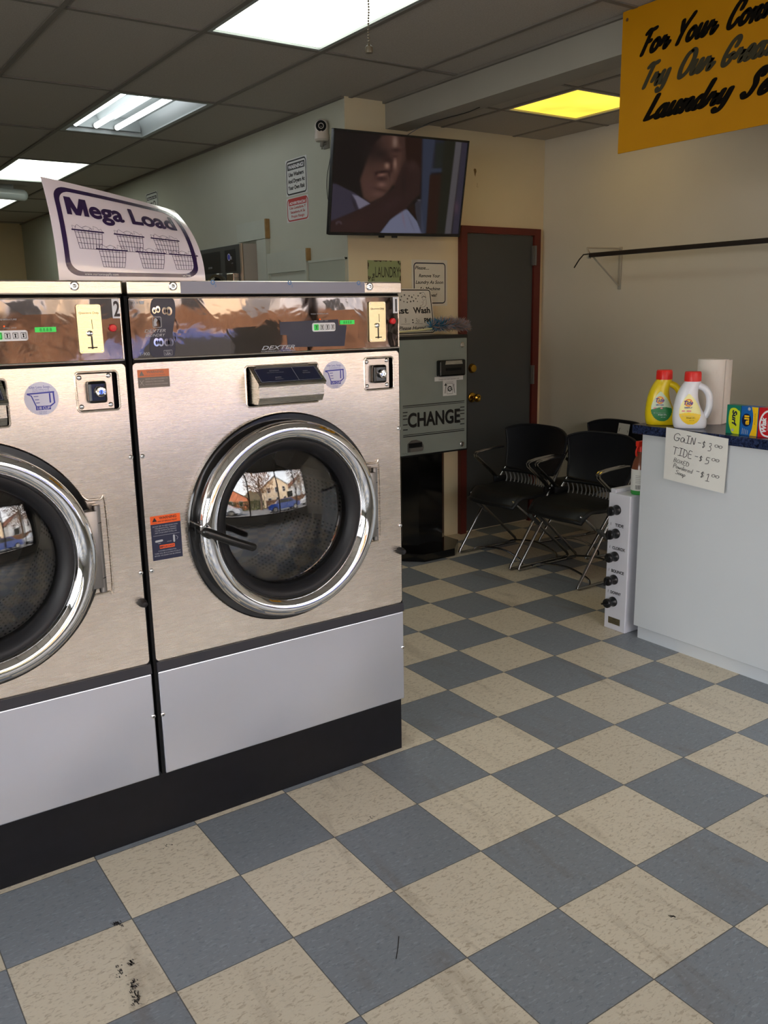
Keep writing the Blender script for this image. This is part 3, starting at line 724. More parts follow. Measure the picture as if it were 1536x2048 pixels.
    S = lambda a, b, d=0.: ffr(sx_+a, sz_+b, d)
    g.line(S, [(-.033, .012), (-.024, .008), (-.014, -.020)], .0028, .0008); g.line(S, [(-.033, .013), (.030, .015)], .0036, .0009); g.line(S, [(.029, .015), (.030, -.012), (.020, -.019)], .0036, .0010)
    g.line(S, [(.020, .011), (.020, -.010)], .0036, .0008)
    for k in range(3): g.line(S, [(-.018+.002*k, .006-.008*k), (-.008+.001*k, .006-.008*k)], .0016, .0008)
    g.rect(S, -.016, -.028, .020, -.018, .0008); g.m('paleblue'); g.text(S, '1/4 CUP' if first else '1/8 CUP', .003, -.0265, .0068, align='CENTER', bold=.01, d=.0012)
    g.m('blue'); g.text(S, 'Use Less Soap...', 0, .026, .0062, align='CENTER', d=.0008); g.text(S, 'For best washing use only', 0, .0215, .0028, align='CENTER', d=.0008); g.text(S, 'measured amounts of soap', 0, .0175, .0028, align='CENTER', d=.0008)
    g.text(S, 'to be sure of', 0, -.0335, .0026, align='CENTER', d=.0008); g.text(S, 'clean clothes', 0, -.0375, .0026, align='CENTER', d=.0008); g.build('soap_sticker', rt, 'round pale blue measuring cup sticker')
    # lock
    mb = MB().m('steel_cap'); mb.prism(rr2(.733, 1.279, .826, 1.370, .001), .004, lambda a, b, d: F(a, b, d-.004)); lk = mb.build('lock_plate', rt)
    for a, b in ((.742, 1.362), (.817, 1.364), (.742, 1.288), (.817, 1.289)): g = MB().m('chrome'); g.ball(F(a, b, -.002), .0062, sy=.6); g.build('bolt', lk)
    g = MB().m('bezel'); g.bbox(.758, .806, -.016, .004, 1.296-.209, 1.352-.209, .007, 3); hs = g.build('lock_housing', lk, 'glossy black lock housing')
    g = MB().m('chrome'); g.lathe([(.0135, 0), (.0135, .010), (.0115, .013), (.0065, .0135), (.006, .012), (0, .012)], F(.786, 1.325, .016), (0, -1, 0), 24); g.m('ink'); g.rect(lambda a, b, d=0.: F(a, b, .0285+d), .7853, 1.320, .7867, 1.329, .0003); g.build('lock_cylinder', hs)
    # warnings
    if first:
        g = MB().m('orange'); g.rect(ffr, .019, .953, .105, .976, .0004); g.m('navy2'); g.rect(ffr, .019, .850, .105, .953, .0004)
        g.m('ink'); g.text(ffr, 'WARNING', .069, .9655, .0075, align='CENTER', bold=.02); g.text(ffr, 'RISK OF SERIOUS INJURY', .068, .9575, .0038, align='CENTER', bold=.02, width=.056); g.poly(ffr, [(.024, .960), (.038, .960), (.031, .972)], .0008); g.text(ffr, 'DANGER', .031, .955, .0025, align='CENTER')
        g.m('textgrey')
        for k, t in enumerate(['DO NOT TRY TO OPEN DOOR WHEN', '. THE DRUM IS STILL TURNING', '. YOU SEE WATER IN THE WINDOW', '. ANY CYCLE LIGHT IS STILL ON']): g.text(ffr, t, .024+(.004 if k else 0), .9445-.0062*k, .0036, width=.072 if k == 0 else .064)
        g.line(ffr, [(.024, .920), (.100, .920)], .0007, .0008); g.line(ffr, [(.031, .904), (.048, .905)], .0058, .0008); g.line(ffr, [(.083, .898), (.083, .914)], .0055, .0008); g.line(ffr, [(.088, .914), (.094, .908), (.091, .902)], .0009, .0008, sub=4)
        g.text(ffr, 'OPEN', .040, .8965, .0025, align='CENTER'); g.text(ffr, 'LOCKED', .069, .8985, .0025, align='CENTER')
        g.m('orange'); g.poly(ffr, rr2(.040, .882, .084, .892, .002), .0008); g.m('navy2'); g.text(ffr, 'IMPORTANT', .062, .8843, .0055, align='CENTER', bold=.02, d=.0011)
        g.m('textgrey')
        for k, t in enumerate(['IF POWER IS INTERRUPTED,', 'THERE WILL BE A 3-5 MINUTE DELAY', 'BEFORE THE DOOR CAN BE OPENED']): g.text(ffr, t, .062, .874-.0065*k, .0034, align='CENTER', width=.052 if k == 0 else .076)
        g.build('warning_sticker', rt, 'orange and navy warning sticker')
        g = MB().m('faded_orange'); g.rect(ffr, .016, 1.354, .103, 1.374, .0004); g.m('faded_grey'); g.rect(ffr, .016, 1.326, .103, 1.354, .0004)
        g.text(ffr, 'WARNING', .064, 1.364, .007, align='CENTER', bold=.01); g.text(ffr, 'RISK OF INJURY TO CHILDREN', .064, 1.357, .003, align='CENTER'); g.poly(ffr, [(.020, 1.358), (.034, 1.358), (.027, 1.371)], .0008)
        g.m('faded_text')
        for k, t in enumerate(['NEVER ALLOW CHILDREN TO', 'OPERATE THIS WASHER,', 'PLAY IN OR AROUND WASHERS']): g.text(ffr, t, .036, 1.3475-.007*k, .0034, width=.062-.01*(k == 1))
        g.line(ffr, [(.021, 1.346), (.031, 1.332)], .0009, .0008); g.line(ffr, [(.031, 1.346), (.021, 1.334)], .0009, .0008); g.build('faded_sticker', rt, 'faded orange and grey sticker')
    # door
    C = F(DC[0], DC[1], 0); AX = (0, -1, 0)
    mb = MB().m('bezel'); mb.lathe([(.300, -.03), (.314, -.03), (.316, -.002), (.316, .010), (.312, .014), (.285, .014), (.285, -.03)], C, AX, 96); mb.build('door_gasket', rt, 'black ring around the door opening')
    mb = MB().m('chrome')
    mb.lathe([(.286, .0), (.291, .022), (.2935, .034), (.2945, .042), (.294, .049), (.2915, .056), (.287, .0615), (.281, .0655), (.274, .068), (.267, .068), (.260, .0665), (.253, .063), (.247, .058), (.2425, .052), (.2395, .046), (.2365, .041), (.236, .0)], C, AX, 112)
    dr = mb.build('door_ring', rt, 'chrome door ring')
    mb = MB().m('rubber'); mb.lathe([(.2375, .043), (.232, .044), (.222, .040), (.208, .024), (.204, .012), (.2035, -.01), (.236, -.012)], C, AX, 96); mb.build('door_seal', dr, 'black rubber window seal')
    dome = [(.206*math.sin(t*PI/2*k/12) if False else .206*k/12, .012+.040*(1-(k/12)**2)) for k in range(12, -1, -1)]
    mb = MB().m('glass'); mb.lathe(dome, C, AX, 72)
    mb.lathe([(r_*.985, h-.005) for r_, h in dome], C, AX, 72); mb.build('door_glass', dr, 'bulging clear glass window')
    mb = MB().m(mat('handle_black', (13, 13, 14), .32)); pv = F(DC[0]-.286, DC[1]+.008, .058)
    mb.cyl(F(DC[0]-.281, DC[1]+.008, .02), F(DC[0]-.281, DC[1]+.008, .082), .016, .015)
    mb.tube([F(DC[0]-.290, DC[1]+.014, .078), F(DC[0]-.265, DC[1]+.002, .086), F(DC[0]-.23, DC[1]-.016, .092), F(DC[0]-.185, DC[1]-.036, .094), F(DC[0]-.158, DC[1]-.048, .092)], [.0135, .0115], 14, sub=5)
    mb.ball(F(DC[0]-.158, DC[1]-.048, .092), .0115); mb.ball(F(DC[0]-.290, DC[1]+.014, .078), .0135)
    hd = mb.build('door_handle', rt, 'black lever handle')
    mb = MB().m('chrome'); mb.bbox(DC[0]-.296, DC[0]-.266, -.056, -.012, DC[1]-.022-.209, DC[1]+.03-.209, .005); mb.build('handle_bracket', hd)
    mb = MB().m('steelhinge'); hx = DC[0]+.311
    mb.cyl(F(hx, .796, .018), F(hx, 1.034, .018), .010); mb.bbox(DC[0]+.27, hx, -.030, -.008, .81-.209, 1.02-.209, .003)
    mb.m('blackm')
    for z in (.835, .985): mb.cyl(F(hx, z, .018), F(hx, z+.002, .018), .0103)
    mb.build('door_hinge', rt, 'grey steel hinge')
    # drum
    Cd = F(DC[0], DC[1], 0)
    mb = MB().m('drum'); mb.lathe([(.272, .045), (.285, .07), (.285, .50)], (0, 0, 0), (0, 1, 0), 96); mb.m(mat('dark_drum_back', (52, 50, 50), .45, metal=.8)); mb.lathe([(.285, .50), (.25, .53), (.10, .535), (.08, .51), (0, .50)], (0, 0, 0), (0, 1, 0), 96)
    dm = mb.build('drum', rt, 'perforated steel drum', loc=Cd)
    mb = MB().m('drumplain'); mb.lathe([(.224, .035), (.232, .032), (.262, .040), (.272, .046)], (0, 0, 0), (0, 1, 0), 96)
    mb.build('drum_lip', dm)
    for k in range(3):
        a = R(20+120*k); mb = MB().m('drumplain'); pts = []
        for q in (-.13, -.10, -.035, .035, .10, .13):
            rr = .284-(.045 if abs(q) < .05 else (.012 if abs(q) < .11 else 0)); pts.append((rr, a+q*1.6))
        v = [(r_*cos(t), yy, r_*sin(t)) for yy in (.11, .49) for r_, t in pts]; n = len(pts)
        mb.add(v, [(i, i+1, i+1+n, i+n) for i in range(n-1)]+[tuple(range(n)), tuple(range(2*n-1, n-1, -1))]); mb.build('drum_lifter', dm)
    mb = MB().m('rubber'); mb.lathe([(.316, .0), (.316, .02), (.262, .030), (.224, .034)], Cd, (0, 1, 0), 96); mb.build('tub_seal', rt, 'black tub seal')
    return rt
w1 = make_washer(.515, '1', 'stainless steel washer marked 1 with grey film on its top edge, right of the pair', True)
w2 = make_washer(-.362, '2', 'stainless steel washer marked 2, cut off by the left edge of the photo', False)
mb = MB().m('kick'); mb.bbox(-.42, 1.393, .324, 1.30, 0, .209, .003)
tag(mb.build('washer_base'), 'long black base plinth under the two steel washers', 'plinth')

# Mega Load sign: sheet bending backwards from the top edge of the washers
def mega(a, b, d=0.):
    u, v = a/.39, b/.27
    def P(u, v): return Vector((.361+.39*u, .318+(.082+.108*max(u, 0)**1.5)*max(v, 0)**2.2, 1.603+(.255-.052*u)*v))
    p = P(u, v)
    if d:
        e = 1e-3; n = (P(u+e, v)-P(u-e, v)).cross(P(u, v+e)-P(u, max(v-e, 0))).normalized(); p += n*d
    return p
def glossy_sheet():
    return mat('glossy_sign_sheet', (238, 230, 240), .16, spec=.6, coat=.5)
mb = MB().m(glossy_sheet()); mb.grid(lambda u, v: mega(u*.39, v*.27), 40, 30); mb.grid(lambda u, v: mega(u*.39, v*.27, -.0012), 40, 30)
for (a0, b0, a1, b1) in ((0, 0, .39, 0), (0, .27, .39, .27), (0, 0, 0, .27), (.39, 0, .39, .27)):
    n = 30; v = []
    for k in range(n+1):
        t = k/n; v += [mega(a0+(a1-a0)*t, b0+(b1-b0)*t), mega(a0+(a1-a0)*t, b0+(b1-b0)*t, -.0012)]
    mb.add(v, [(2*i, 2*i+1, 2*i+3, 2*i+2) for i in range(n)])
ms = mb.build('paper_sign'); tag(ms, 'curling white Mega Load sign with laundry basket drawings, standing on the washers', 'sign')
PU = mat('purple_ink', (46, 26, 74), .25, coat=.4); g = MB().m(PU)
def dense(pts, n=6):
    out = []
    for i in range(len(pts)):
        p, q = pts[i], pts[(i+1) % len(pts)]; L = math.hypot(q[0]-p[0], q[1]-p[1]); k = max(1, int(L/.012))
        out += [(p[0]+(q[0]-p[0])*t/k, p[1]+(q[1]-p[1])*t/k) for t in range(k)]
    return out
o = dense(rr2(.020, .012, .372, .252, .034)); n = len(o); cx, cy = .196, .132
i_ = []
for x, y in o:   # inset ring
    i_.append((cx+(x-cx)*(1-.012/.176), cy+(y-cy)*(1-.0115/.12)))
g.add([mega(*q, .0008) for q in o+i_], [(k, (k+1) % n, n+(k+1) % n, n+k) for k in range(n)])
mw_, mh_ = .056, .049
for pl in ([(0, 0), (.0125, 0), (.0125, mh_), (0, mh_)], [(mw_-.0125, 0), (mw_, 0), (mw_, mh_), (mw_-.0125, mh_)], [(.0, mh_), (.0215, .0), (.0345, .0), (.0165, mh_)], [(mw_-.0165, mh_), (mw_-.0345, .0), (mw_-.0215, .0), (mw_, mh_)]):
    g.poly(mega, [(.044+a, .176+b) for a, b in dense(pl)], .0012+.00006*len(g.f)/1000)
g.text(mega, 'ega Load', .1035, .176, .049, bold=.036, width=.2405, d=.0012, cut=.012)
def basket(bx, by, s=1., d=.0010):
    q = lambda a, b, dd=0.: mega(bx+a*s, by+b*s, dd)
    g.line(q, [(-.002, .052), (.04, .052), (.0815, .052)], .0042, d)
    for k in range(9): g.line(q, [(.004+.0092*k, .051), (.0075+.0083*k, .025), (.011+.0072*k, .0)], .0012, d)
    for k in range(4): t = k/3.2; g.line(q, [(.011-.0065*t, .0+.0153*k), (.04, .0+.0153*k), (.0686+.008*t, .0+.0153*k)], .0012, d)
    g.line(q, [(0, .054), (-.001, .064), (.008, .061), (.012, .068), (.03, .055)], .0010, d); g.line(q, [(.006, .055), (.009, .064)], .0010, d); g.line(q, [(.025, .060), (.036, .066), (.048, .062), (.05, .056)], .0010, d)
    g.line(q, [(.042, .054), (.046, .060), (.056, .058), (.056, .068), (.066, .064), (.07, .058), (.076, .062), (.079, .054)], .0010, d)
    g.line(q, [(.028, .050), (.030, .046), (.052, .046), (.054, .050)], .0010, d)
for bx, by in ((.050, .086), (.158, .086), (.258, .086), (.104, .038), (.208, .038), (.300, .038)): basket(bx, by, .95)
g.m('white'); g.text(mega, 'www.nortonsupply.com', .064, .0145, .0065, d=.0016, cut=.01); g.text(mega, '#L746', .325, .0145, .0065, d=.0016, cut=.01)
g.build('sign_print', ms)

# ================================================================== LAMPS
LENS = None
def lens_mat(name, c, s):
    m = bpy.data.materials.new(name); m.use_nodes = True; nt = m.node_tree
    for n in list(nt.nodes): nt.nodes.remove(n)
    tc = N(nt, 'ShaderNodeTexCoord'); w = N(nt, 'ShaderNodeTexWave', Scale=60., bands_direction='Y'); nt.links.new(tc.outputs['Object'], w.inputs['Vector'])
    no = N(nt, 'ShaderNodeTexNoise', Scale=2.5); nt.links.new(tc.outputs['Object'], no.inputs['Vector'])
    r = N(nt, 'ShaderNodeMapRange'); r.inputs[3].default_value = .93; r.inputs[4].default_value = 1.04; nt.links.new(w.outputs['Fac'], r.inputs[0])
    r2 = N(nt, 'ShaderNodeMapRange'); r2.inputs[1].default_value = .35; r2.inputs[2].default_value = .65; r2.inputs[3].default_value = s*.75; r2.inputs[4].default_value = s*1.15; nt.links.new(no.outputs['Fac'], r2.inputs[0])
    mu = N(nt, 'ShaderNodeMath', operation='MULTIPLY'); nt.links.new(r.outputs[0], mu.inputs[0]); nt.links.new(r2.outputs[0], mu.inputs[1])
    e = N(nt, 'ShaderNodeEmission'); e.inputs[0].default_value = (*lin(c), 1); nt.links.new(mu.outputs[0], e.inputs[1])
    o = N(nt, 'ShaderNodeOutputMaterial'); nt.links.new(e.outputs[0], o.inputs[0]); return m
M['lens'] = lens_mat('lit_lens', (246, 252, 238), 3.6)
M['ylens'] = lens_mat('lit_yellow_lens', (252, 206, 70), 1.55)
M['tube'] = emis('fluorescent_tube_glow', (244, 250, 255), 6.)
M['lampwhite'] = mat('lamp_white_enamel', (150, 156, 154), .35)
def closed_lamp(x0, x1, y0, y1, z, label, lens, grp=None):
    rt = root('ceiling_light', ((x0+x1)/2, (y0+y1)/2, z), label, 'ceiling light', group=grp)
    cx, cy = (x0+x1)/2, (y0+y1)/2; a, b = x1-cx, y1-cy
    mb = MB().m('lampwhite')
    mb.box(-a, -a+.018, -b, b, -.004, .05); mb.box(a-.018, a, -b, b, -.004, .05); mb.box(-a+.018, a-.018, -b, -b+.018, -.004, .05); mb.box(-a+.018, a-.018, b-.018, b, -.004, .05)
    mb.box(-a, a, -b, b, .05, .056); mb.build('frame', rt)
    mb = MB().m(lens); mb.grid(lambda u, v: Vector((-a+.018+(2*a-.036)*u, -b+.018+(2*b-.036)*v, .006-.006*sin(PI*u)*sin(PI*v))), 8, 16); mb.build('lens', rt)
    return rt
closed_lamp(1.511, 2.088, .712, 1.896, ZC, 'long lit ceiling panel nearest, with ribbed lens, cut off by the top edge', 'lens')
closed_lamp(1.511, 2.088, 5.546, 6.730, ZC, 'white lit ceiling panel beyond the open tube lamp', 'lens')
closed_lamp(1.511, 2.088, 7.963, 9.147, ZC, 'farthest lit ceiling panel, behind the hanging plastic cover', 'lens')
closed_lamp(3.386, 3.964, 1.476, 2.039, ZN, 'yellow lit ceiling panel in the low ceiling behind the yellow sign', 'ylens')
# open lamp with bare tubes
x0, x1, y0, y1 = 1.511, 2.088, 3.129, 4.313
rt = root('ceiling_light', ((x0+x1)/2, (y0+y1)/2, ZC), 'open ceiling lamp without its lens, bare glowing fluorescent tubes', 'ceiling light')
a, b = (x1-x0)/2, (y1-y0)/2
mb = MB().m('lampwhite')
mb.box(-a, -a+.03, -b, b, -.005, .004); mb.box(a-.03, a, -b, b, -.005, .004); mb.box(-a+.03, a-.03, -b, -b+.03, -.005, .004); mb.box(-a+.03, a-.03, b-.03, b, -.005, .004)
mb.build('frame', rt)
mb = MB().m('lampwhite')
prof = [(-a+.03, .004), (-a+.06, .09), (-.06, .10), (-.045, .07), (.045, .07), (.06, .10), (a-.06, .09), (a-.03, .004)]
n = len(prof); v = [(x, yy, z) for yy in (-b+.03, b-.03) for x, z in prof]
mb.add(v, [(i+n, i+n+1, i+1, i) for i in range(n-1)]); mb.add([(x, yy, z+.012) for yy in (-b+.03, b-.03) for x, z in prof], [(i, i+1, i+1+n, i+n) for i in range(n-1)])
for s in (-1, 1): mb.box(-a+.03, a-.03, s*(b-.03)-.003, s*(b-.03)+.003, 0, .11)
for s in (-1, 1):
    mb.box(-.24, .24, s*(b-.055)-.012, s*(b-.055)+.012, .02, .10)
mb.build('reflector', rt)
for k, x in enumerate((-.205, -.07, .07)):
    mb = MB().m('tube'); mb.cyl((x, -b+.085, .03), (x, b-.085, .03), .0165, seg=20); tb = mb.build('fluorescent_tube', rt)
    mb = MB().m(mat('tube_cap_metal', (150, 150, 148), .4, metal=.7))
    for s in (-1, 1): mb = MB().m('steelbox'); mb.cyl((x, s*(b-.085), .03), (x, s*(b-.066), .03), .017); mb.build('tube_cap', tb)
# plastic cover dangling under the ceiling far back
mb = MB().m(mat('clear_grey_plastic', (190, 200, 200), .25, spec=.6))
mb.xf = lambda p: Vector((p.x*1.0, 7.05+p.y, 2.66+p.z))
prof = [(-.9+0*k, 0) for k in range(1)]
pts = [Vector((1.15, 0, .02)), Vector((1.45, 0, .0)), Vector((1.75, 0, -.01)), Vector((1.88, 0, -.015))]
mb.tube(pts, .052, 16, sub=4); mb.ball((1.88, 0, -.015), .052, sx=.9)
mb.m('lampwhite'); mb.bbox(1.15, 1.80, -.03, .03, .03, .075, .01)
tag(mb.build('lamp_cover'), 'rounded grey plastic lamp tube hanging under the far ceiling at the left edge', 'lamp cover')
# pull chain
mb = MB().m(mat('chain_metal', (120, 112, 96), .35, metal=.8))
for k in range(48): mb.ball((1.428+.0015*sin(k*.4), .5, 2.725-.0081*k), .0034, seg=8)
pc = mb.build('pull_chain'); tag(pc, 'beaded metal pull chain hanging from the ceiling in front of the lit panel', 'pull chain')
mb = MB().m(mat('pull_knob', (96, 88, 70), .4)); mb.lathe([(0, .028), (.004, .028), (.006, .022), (.0115, .018), (.0125, .008), (.0115, 0), (.004, -.002), (0, -.002)], (1.428, .5, 2.309), (0, 0, 1), 18); mb.build('knob', pc)

# ================================================================== TELEVISION
c = Vector((2.927, 2.421, 2.233)); yaw, pit, rl = -1.555, -.193, .021
nn = Vector((cos(yaw)*cos(pit), sin(yaw)*cos(pit), sin(pit))); u_ = Vector((0, 0, 1)).cross(nn).normalized(); v_ = nn.cross(u_)
ta = cos(rl)*u_+sin(rl)*v_; tb_ = -sin(rl)*u_+cos(rl)*v_
TVM = Matrix((ta, tb_, nn)).transposed()
tvq = lambda a, b, d=0.: TVM @ Vector((a, b, d))
rt = root('television', c, 'large tilted flat screen television showing a woman with her arm raised', 'television')
mb = MB().m('black'); w, h = .485, .28
mb.xf = lambda p: TVM @ p
mb.bbox(-w, w, -h, h, -.028, -.004, .004); mb.bbox(-w+.12, w-.12, -h+.03, h-.12, -.055, -.026, .012)
for (a0, a1, b0, b1) in ((-w, w, h-.011, h), (-w, w, -h, -h+.016), (-w, -w+.010, -h, h), (w-.010, w, -h, h)): mb.bbox(a0, a1, b0, b1, -.006, .002, .0015)
mb.bbox(-.125, -.09, -h-.012, -h+.002, -.02, -.004, .002); mb.bbox(-.03, .005, -h-.012, -h+.002, -.02, -.004, .002)
mb.build('casing', rt)
mb = MB().m(mat('tv_mount_black', (14, 14, 14), .4)); mb.xf = lambda p: TVM @ p
mb.bbox(-.2, -.17, -.18, .18, -.066, -.054, .002); mb.bbox(.17, .2, -.18, .18, -.066, -.054, .002); mb.bbox(-.2, .2, -.03, .03, -.076, -.064, .002)
mb.xf = None; mb.bbox(-.10, .10, .150, .178, -.12, .12, .003); mb.tube([(0, .045, 0), (.0, .15, .0)], .02); mb.build('wall_bracket', rt)
# picture: one flat screen image, worked out as a grid of colours
def picture(s, t):
    # s right, t down, both 0..1
    X = 125+(1450-125)*s; X = (65+(125-65)*(1-t))+(s)*((1370+(1450-1370)*(1-t))-(65+(125-65)*(1-t)))
    Y = (70+(190-70)*s)*(1-t)+(1095+(1115-1095)*s)*t
    def soft(poly, w=14):
        # signed distance to polygon, positive inside
        inside = False; dmin = 1e9; n = len(poly)
        for i in range(n):
            x1_, y1_ = poly[i]; x2_, y2_ = poly[(i+1) % n]
            if (y1_ > Y) != (y2_ > Y) and X < (x2_-x1_)*(Y-y1_)/(y2_-y1_)+x1_: inside = not inside
            dx, dy = x2_-x1_, y2_-y1_; q = max(0, min(1, ((X-x1_)*dx+(Y-y1_)*dy)/(dx*dx+dy*dy+1e-9)))
            dmin = min(dmin, math.hypot(X-x1_-q*dx, Y-y1_-q*dy))
        d = dmin if inside else -dmin
        return max(0, min(1, .5+d/w))
    col = [26, 20, 18]
    def put(c, f):
        for k in range(3): col[k] += (c[k]-col[k])*f
    def blob(c, x, y, rx, ry, f=1., a=0.):
        dx, dy = X-x, Y-y; ca, sa = cos(a), sin(a); e = ((dx*ca+dy*sa)/rx)**2+((-dx*sa+dy*ca)/ry)**2; put(c, f*math.exp(-e*1.2))
    put((38, 20, 16), soft([(780, 100), (990, 120), (1000, 560), (780, 560)], 40))
    put((36, 38, 50), soft([(960, 140), (1220, 160), (1210, 480), (1040, 500), (1010, 1110), (960, 1110)], 24))
    put((50, 56, 74), soft([(975, 140), (1100, 150), (1060, 480), (1025, 1110), (965, 1110)], 20)); put((50, 56, 72), soft([(1050, 440), (1190, 440), (1190, 475), (1040, 480)], 14))
    put((32, 36, 34), soft([(1110, 190), (1200, 190), (1190, 430), (1095, 440)], 20))
    put((44, 24, 18), soft([(1050, 510), (1180, 500), (1150, 1110), (1020, 1110)], 22)); put((30, 31, 24), soft([(1200, 150), (1330, 160), (1240, 1115), (1130, 1115), (1170, 520)], 30))
    put((86, 82, 86), soft([(1320, 170), (1390, 180), (1290, 1115), (1220, 1115)], 16)); put((52, 48, 62), soft([(1390, 180), (1455, 190), (1380, 1115), (1300, 1115)], 14)); blob((84, 62, 74), 1345, 840, 28, 70, .8)
    # hair, face
    put((22, 15, 14), soft([(150, 60), (560, 60), (620, 300), (440, 760), (250, 690), (90, 590)], 60)); put((66, 44, 38), soft([(590, 110), (790, 120), (800, 350), (720, 620), (620, 600), (560, 300)], 26))
    put((82, 56, 48), soft([(560, 120), (690, 110), (760, 240), (760, 330), (730, 480), (650, 640), (570, 730), (450, 790), (380, 740), (350, 560), (420, 350), (480, 200)], 30))
    blob((30, 20, 20), 460, 230, 130, 180, .8); blob((30, 20, 20), 560, 300, 90, 60, .7)
    blob((138, 112, 100), 690, 180, 30, 75, .9); blob((36, 20, 20), 620, 360, 60, 34, .8); blob((150, 116, 100), 612, 415, 26, 34, .95); blob((146, 112, 98), 692, 395, 20, 62, .9); blob((50, 28, 26), 655, 430, 10, 60, .8); blob((120, 90, 80), 640, 545, 20, 55, .5)
    blob((40, 22, 22), 700, 260, 50, 24, .85); blob((52, 30, 28), 690, 320, 36, 14, .7); blob((34, 16, 18), 575, 474, 74, 15, .95, -.1); blob((34, 16, 18), 505, 500, 16, 26, .8, .5); blob((34, 16, 18), 632, 495, 12, 26, .7); blob((150, 108, 96), 560, 506, 44, 13, .85, -.15); blob((50, 28, 30), 555, 546, 56, 20, .85); blob((132, 96, 88), 560, 605, 48, 26, .8); blob((56, 32, 30), 540, 655, 90, 12, .6, .25); blob((88, 58, 56), 430, 620, 60, 60, .5)
    blob((118, 84, 78), 520, 700, 70, 30, .45); blob((44, 26, 24), 640, 520, 10, 70, .6)
    # shirt, arm, hand, glass
    put((58, 52, 66), soft([(60, 590), (130, 600), (300, 690), (440, 800), (340, 860), (60, 1000)], 16)); put((122, 116, 134), soft([(275, 705), (330, 720), (450, 800), (340, 860), (310, 770)], 12)); blob((34, 26, 30), 300, 820, 14, 80, .6, -.3)
    put((116, 118, 142), soft([(540, 1110), (640, 970), (780, 850), (820, 860), (920, 980), (975, 1110)], 12)); blob((128, 98, 112), 780, 960, 12, 90, .5, -.2); blob((96, 92, 110), 860, 1000, 10, 100, .5, -.4)
    put((48, 30, 28), soft([(40, 1110), (60, 990), (300, 880), (560, 740), (680, 640), (740, 480), (790, 370), (890, 360), (950, 440), (950, 700), (870, 770), (810, 850), (640, 960), (530, 1110)], 18))
    blob((66, 44, 42), 870, 420, 60, 50, .5); blob((60, 40, 42), 640, 820, 160, 60, .5, -.6); blob((62, 38, 36), 300, 1010, 190, 70, .4, -.3); blob((30, 22, 22), 780, 600, 26, 120, .5)
    put((72, 74, 92), .55*soft([(900, 760), (960, 750), (1000, 1110), (960, 1110), (900, 900)], 10)); put((22, 16, 16), soft([(870, 780), (930, 730), (960, 745), (890, 800)], 8)); put((36, 20, 16), soft([(830, 850), (880, 800), (920, 960)], 12)); blob((150, 146, 160), 935, 765, 22, 6, .6)
    for k in range(6):       # small feathered station emblem
        an = R(200+28*k) if False else PI+PI*(k+.5)/6; blob((84, 70, 78), 147+24*cos(an), 1015+26*sin(an), 8, 13, .8, 0)
    return [lin(col)[k]*1. for k in range(3)]
nx_, ny_ = 150, 86
me = bpy.data.meshes.new('screen'); sw, sh0, sh1 = w-.011, -h+.0165, h-.0115
vs = [tvq(-sw+2*sw*i/nx_, sh1+(sh0-sh1)*j/ny_, -.0032) for j in range(ny_+1) for i in range(nx_+1)]
fs = [(j*(nx_+1)+i, (j+1)*(nx_+1)+i, (j+1)*(nx_+1)+i+1, j*(nx_+1)+i+1) for j in range(ny_) for i in range(nx_)]
me.from_pydata([tuple(q) for q in vs], [], fs); at = me.color_attributes.new('picture', 'FLOAT_COLOR', 'POINT')
cols = [picture(i/nx_, j/ny_) for j in range(ny_+1) for i in range(nx_+1)]
at.data.foreach_set('color', [x for c_ in cols for x in (*c_, 1.)])
m, nt, b_ = newmat('television_screen'); b_.inputs['Base Color'].default_value = (.006, .006, .007, 1); b_.inputs['Roughness'].default_value = .38; b_.inputs['Specular IOR Level'].default_value = .25
an = N(nt, 'ShaderNodeAttribute', attribute_name='picture'); nt.links.new(an.outputs['Color'], b_.inputs['Emission Color']); b_.inputs['Emission Strength'].default_value = .48
me.materials.append(m); so = bpy.data.objects.new('screen', me); COL.objects.link(so); so.parent = rt; so['label'] = 'dim lit television picture'
# cables
mb = MB().m('black'); mb.tube([(2.93, 2.47, 2.46), (2.97, 2.40, 2.52), (3.03, 2.30, 2.565), (3.05, 2.16, 2.572), (3.07, 2.0, 2.5745), (3.055, 1.87, 2.576)], .0022, 6, sub=6)
tag(mb.build('cable'), 'thin black cable from the television top to the beam', 'cable')
mb = MB().m('black'); mb.tube([(2.646, 2.72, 2.55), (2.651, 2.76, 2.42), (2.651, 2.80, 2.33), (2.651, 2.81, 2.25), (2.651, 2.79, 2.16), (2.646, 2.72, 2.11)], .0018, 6, sub=5)
tag(mb.build('cable'), 'thin dark cable looping down the wall left of the television', 'cable')

# security camera on the left wall
rt = root('security_camera', (2.62, 2.80, 2.56), 'small white security camera with a black lens, left of the television', 'security camera')
mw = mat('camera_white', (196, 188, 178), .35)
mb = MB().m(mw); mb.lathe([(0, .078), (.018, .076), (.033, .066), (.041, .048), (.042, .030), (.040, .010), (.043, -.010), (.044, -.035), (.036, -.046), (0, -.048)], (0, 0, 0), (0, 0, 1), 32); mb.build('body', rt)
look = Vector((-.55, -.82, -.05)).normalized()
mb = MB().m(mat('lens_rim', (222, 218, 212), .3)); mb.lathe([(.034, .0), (.036, .034), (.032, .040), (0, .040)], Vector((0, 0, .035)), look, 30); ln = mb.build('lens', rt)
mb = MB().m('blackm'); mb.lathe([(.031, 0), (.031, .002), (0, .0022)], Vector((0, 0, .035))+look*.0398, look, 28); mb.m(mw); mb.lathe([(.0165, 0), (.0158, .0015), (.0132, .0015), (.0125, 0)], Vector((0, 0, .035))+look*.0418, look, 24); mb.build('lens_glass', ln, 'black lens glass with a pale ring')
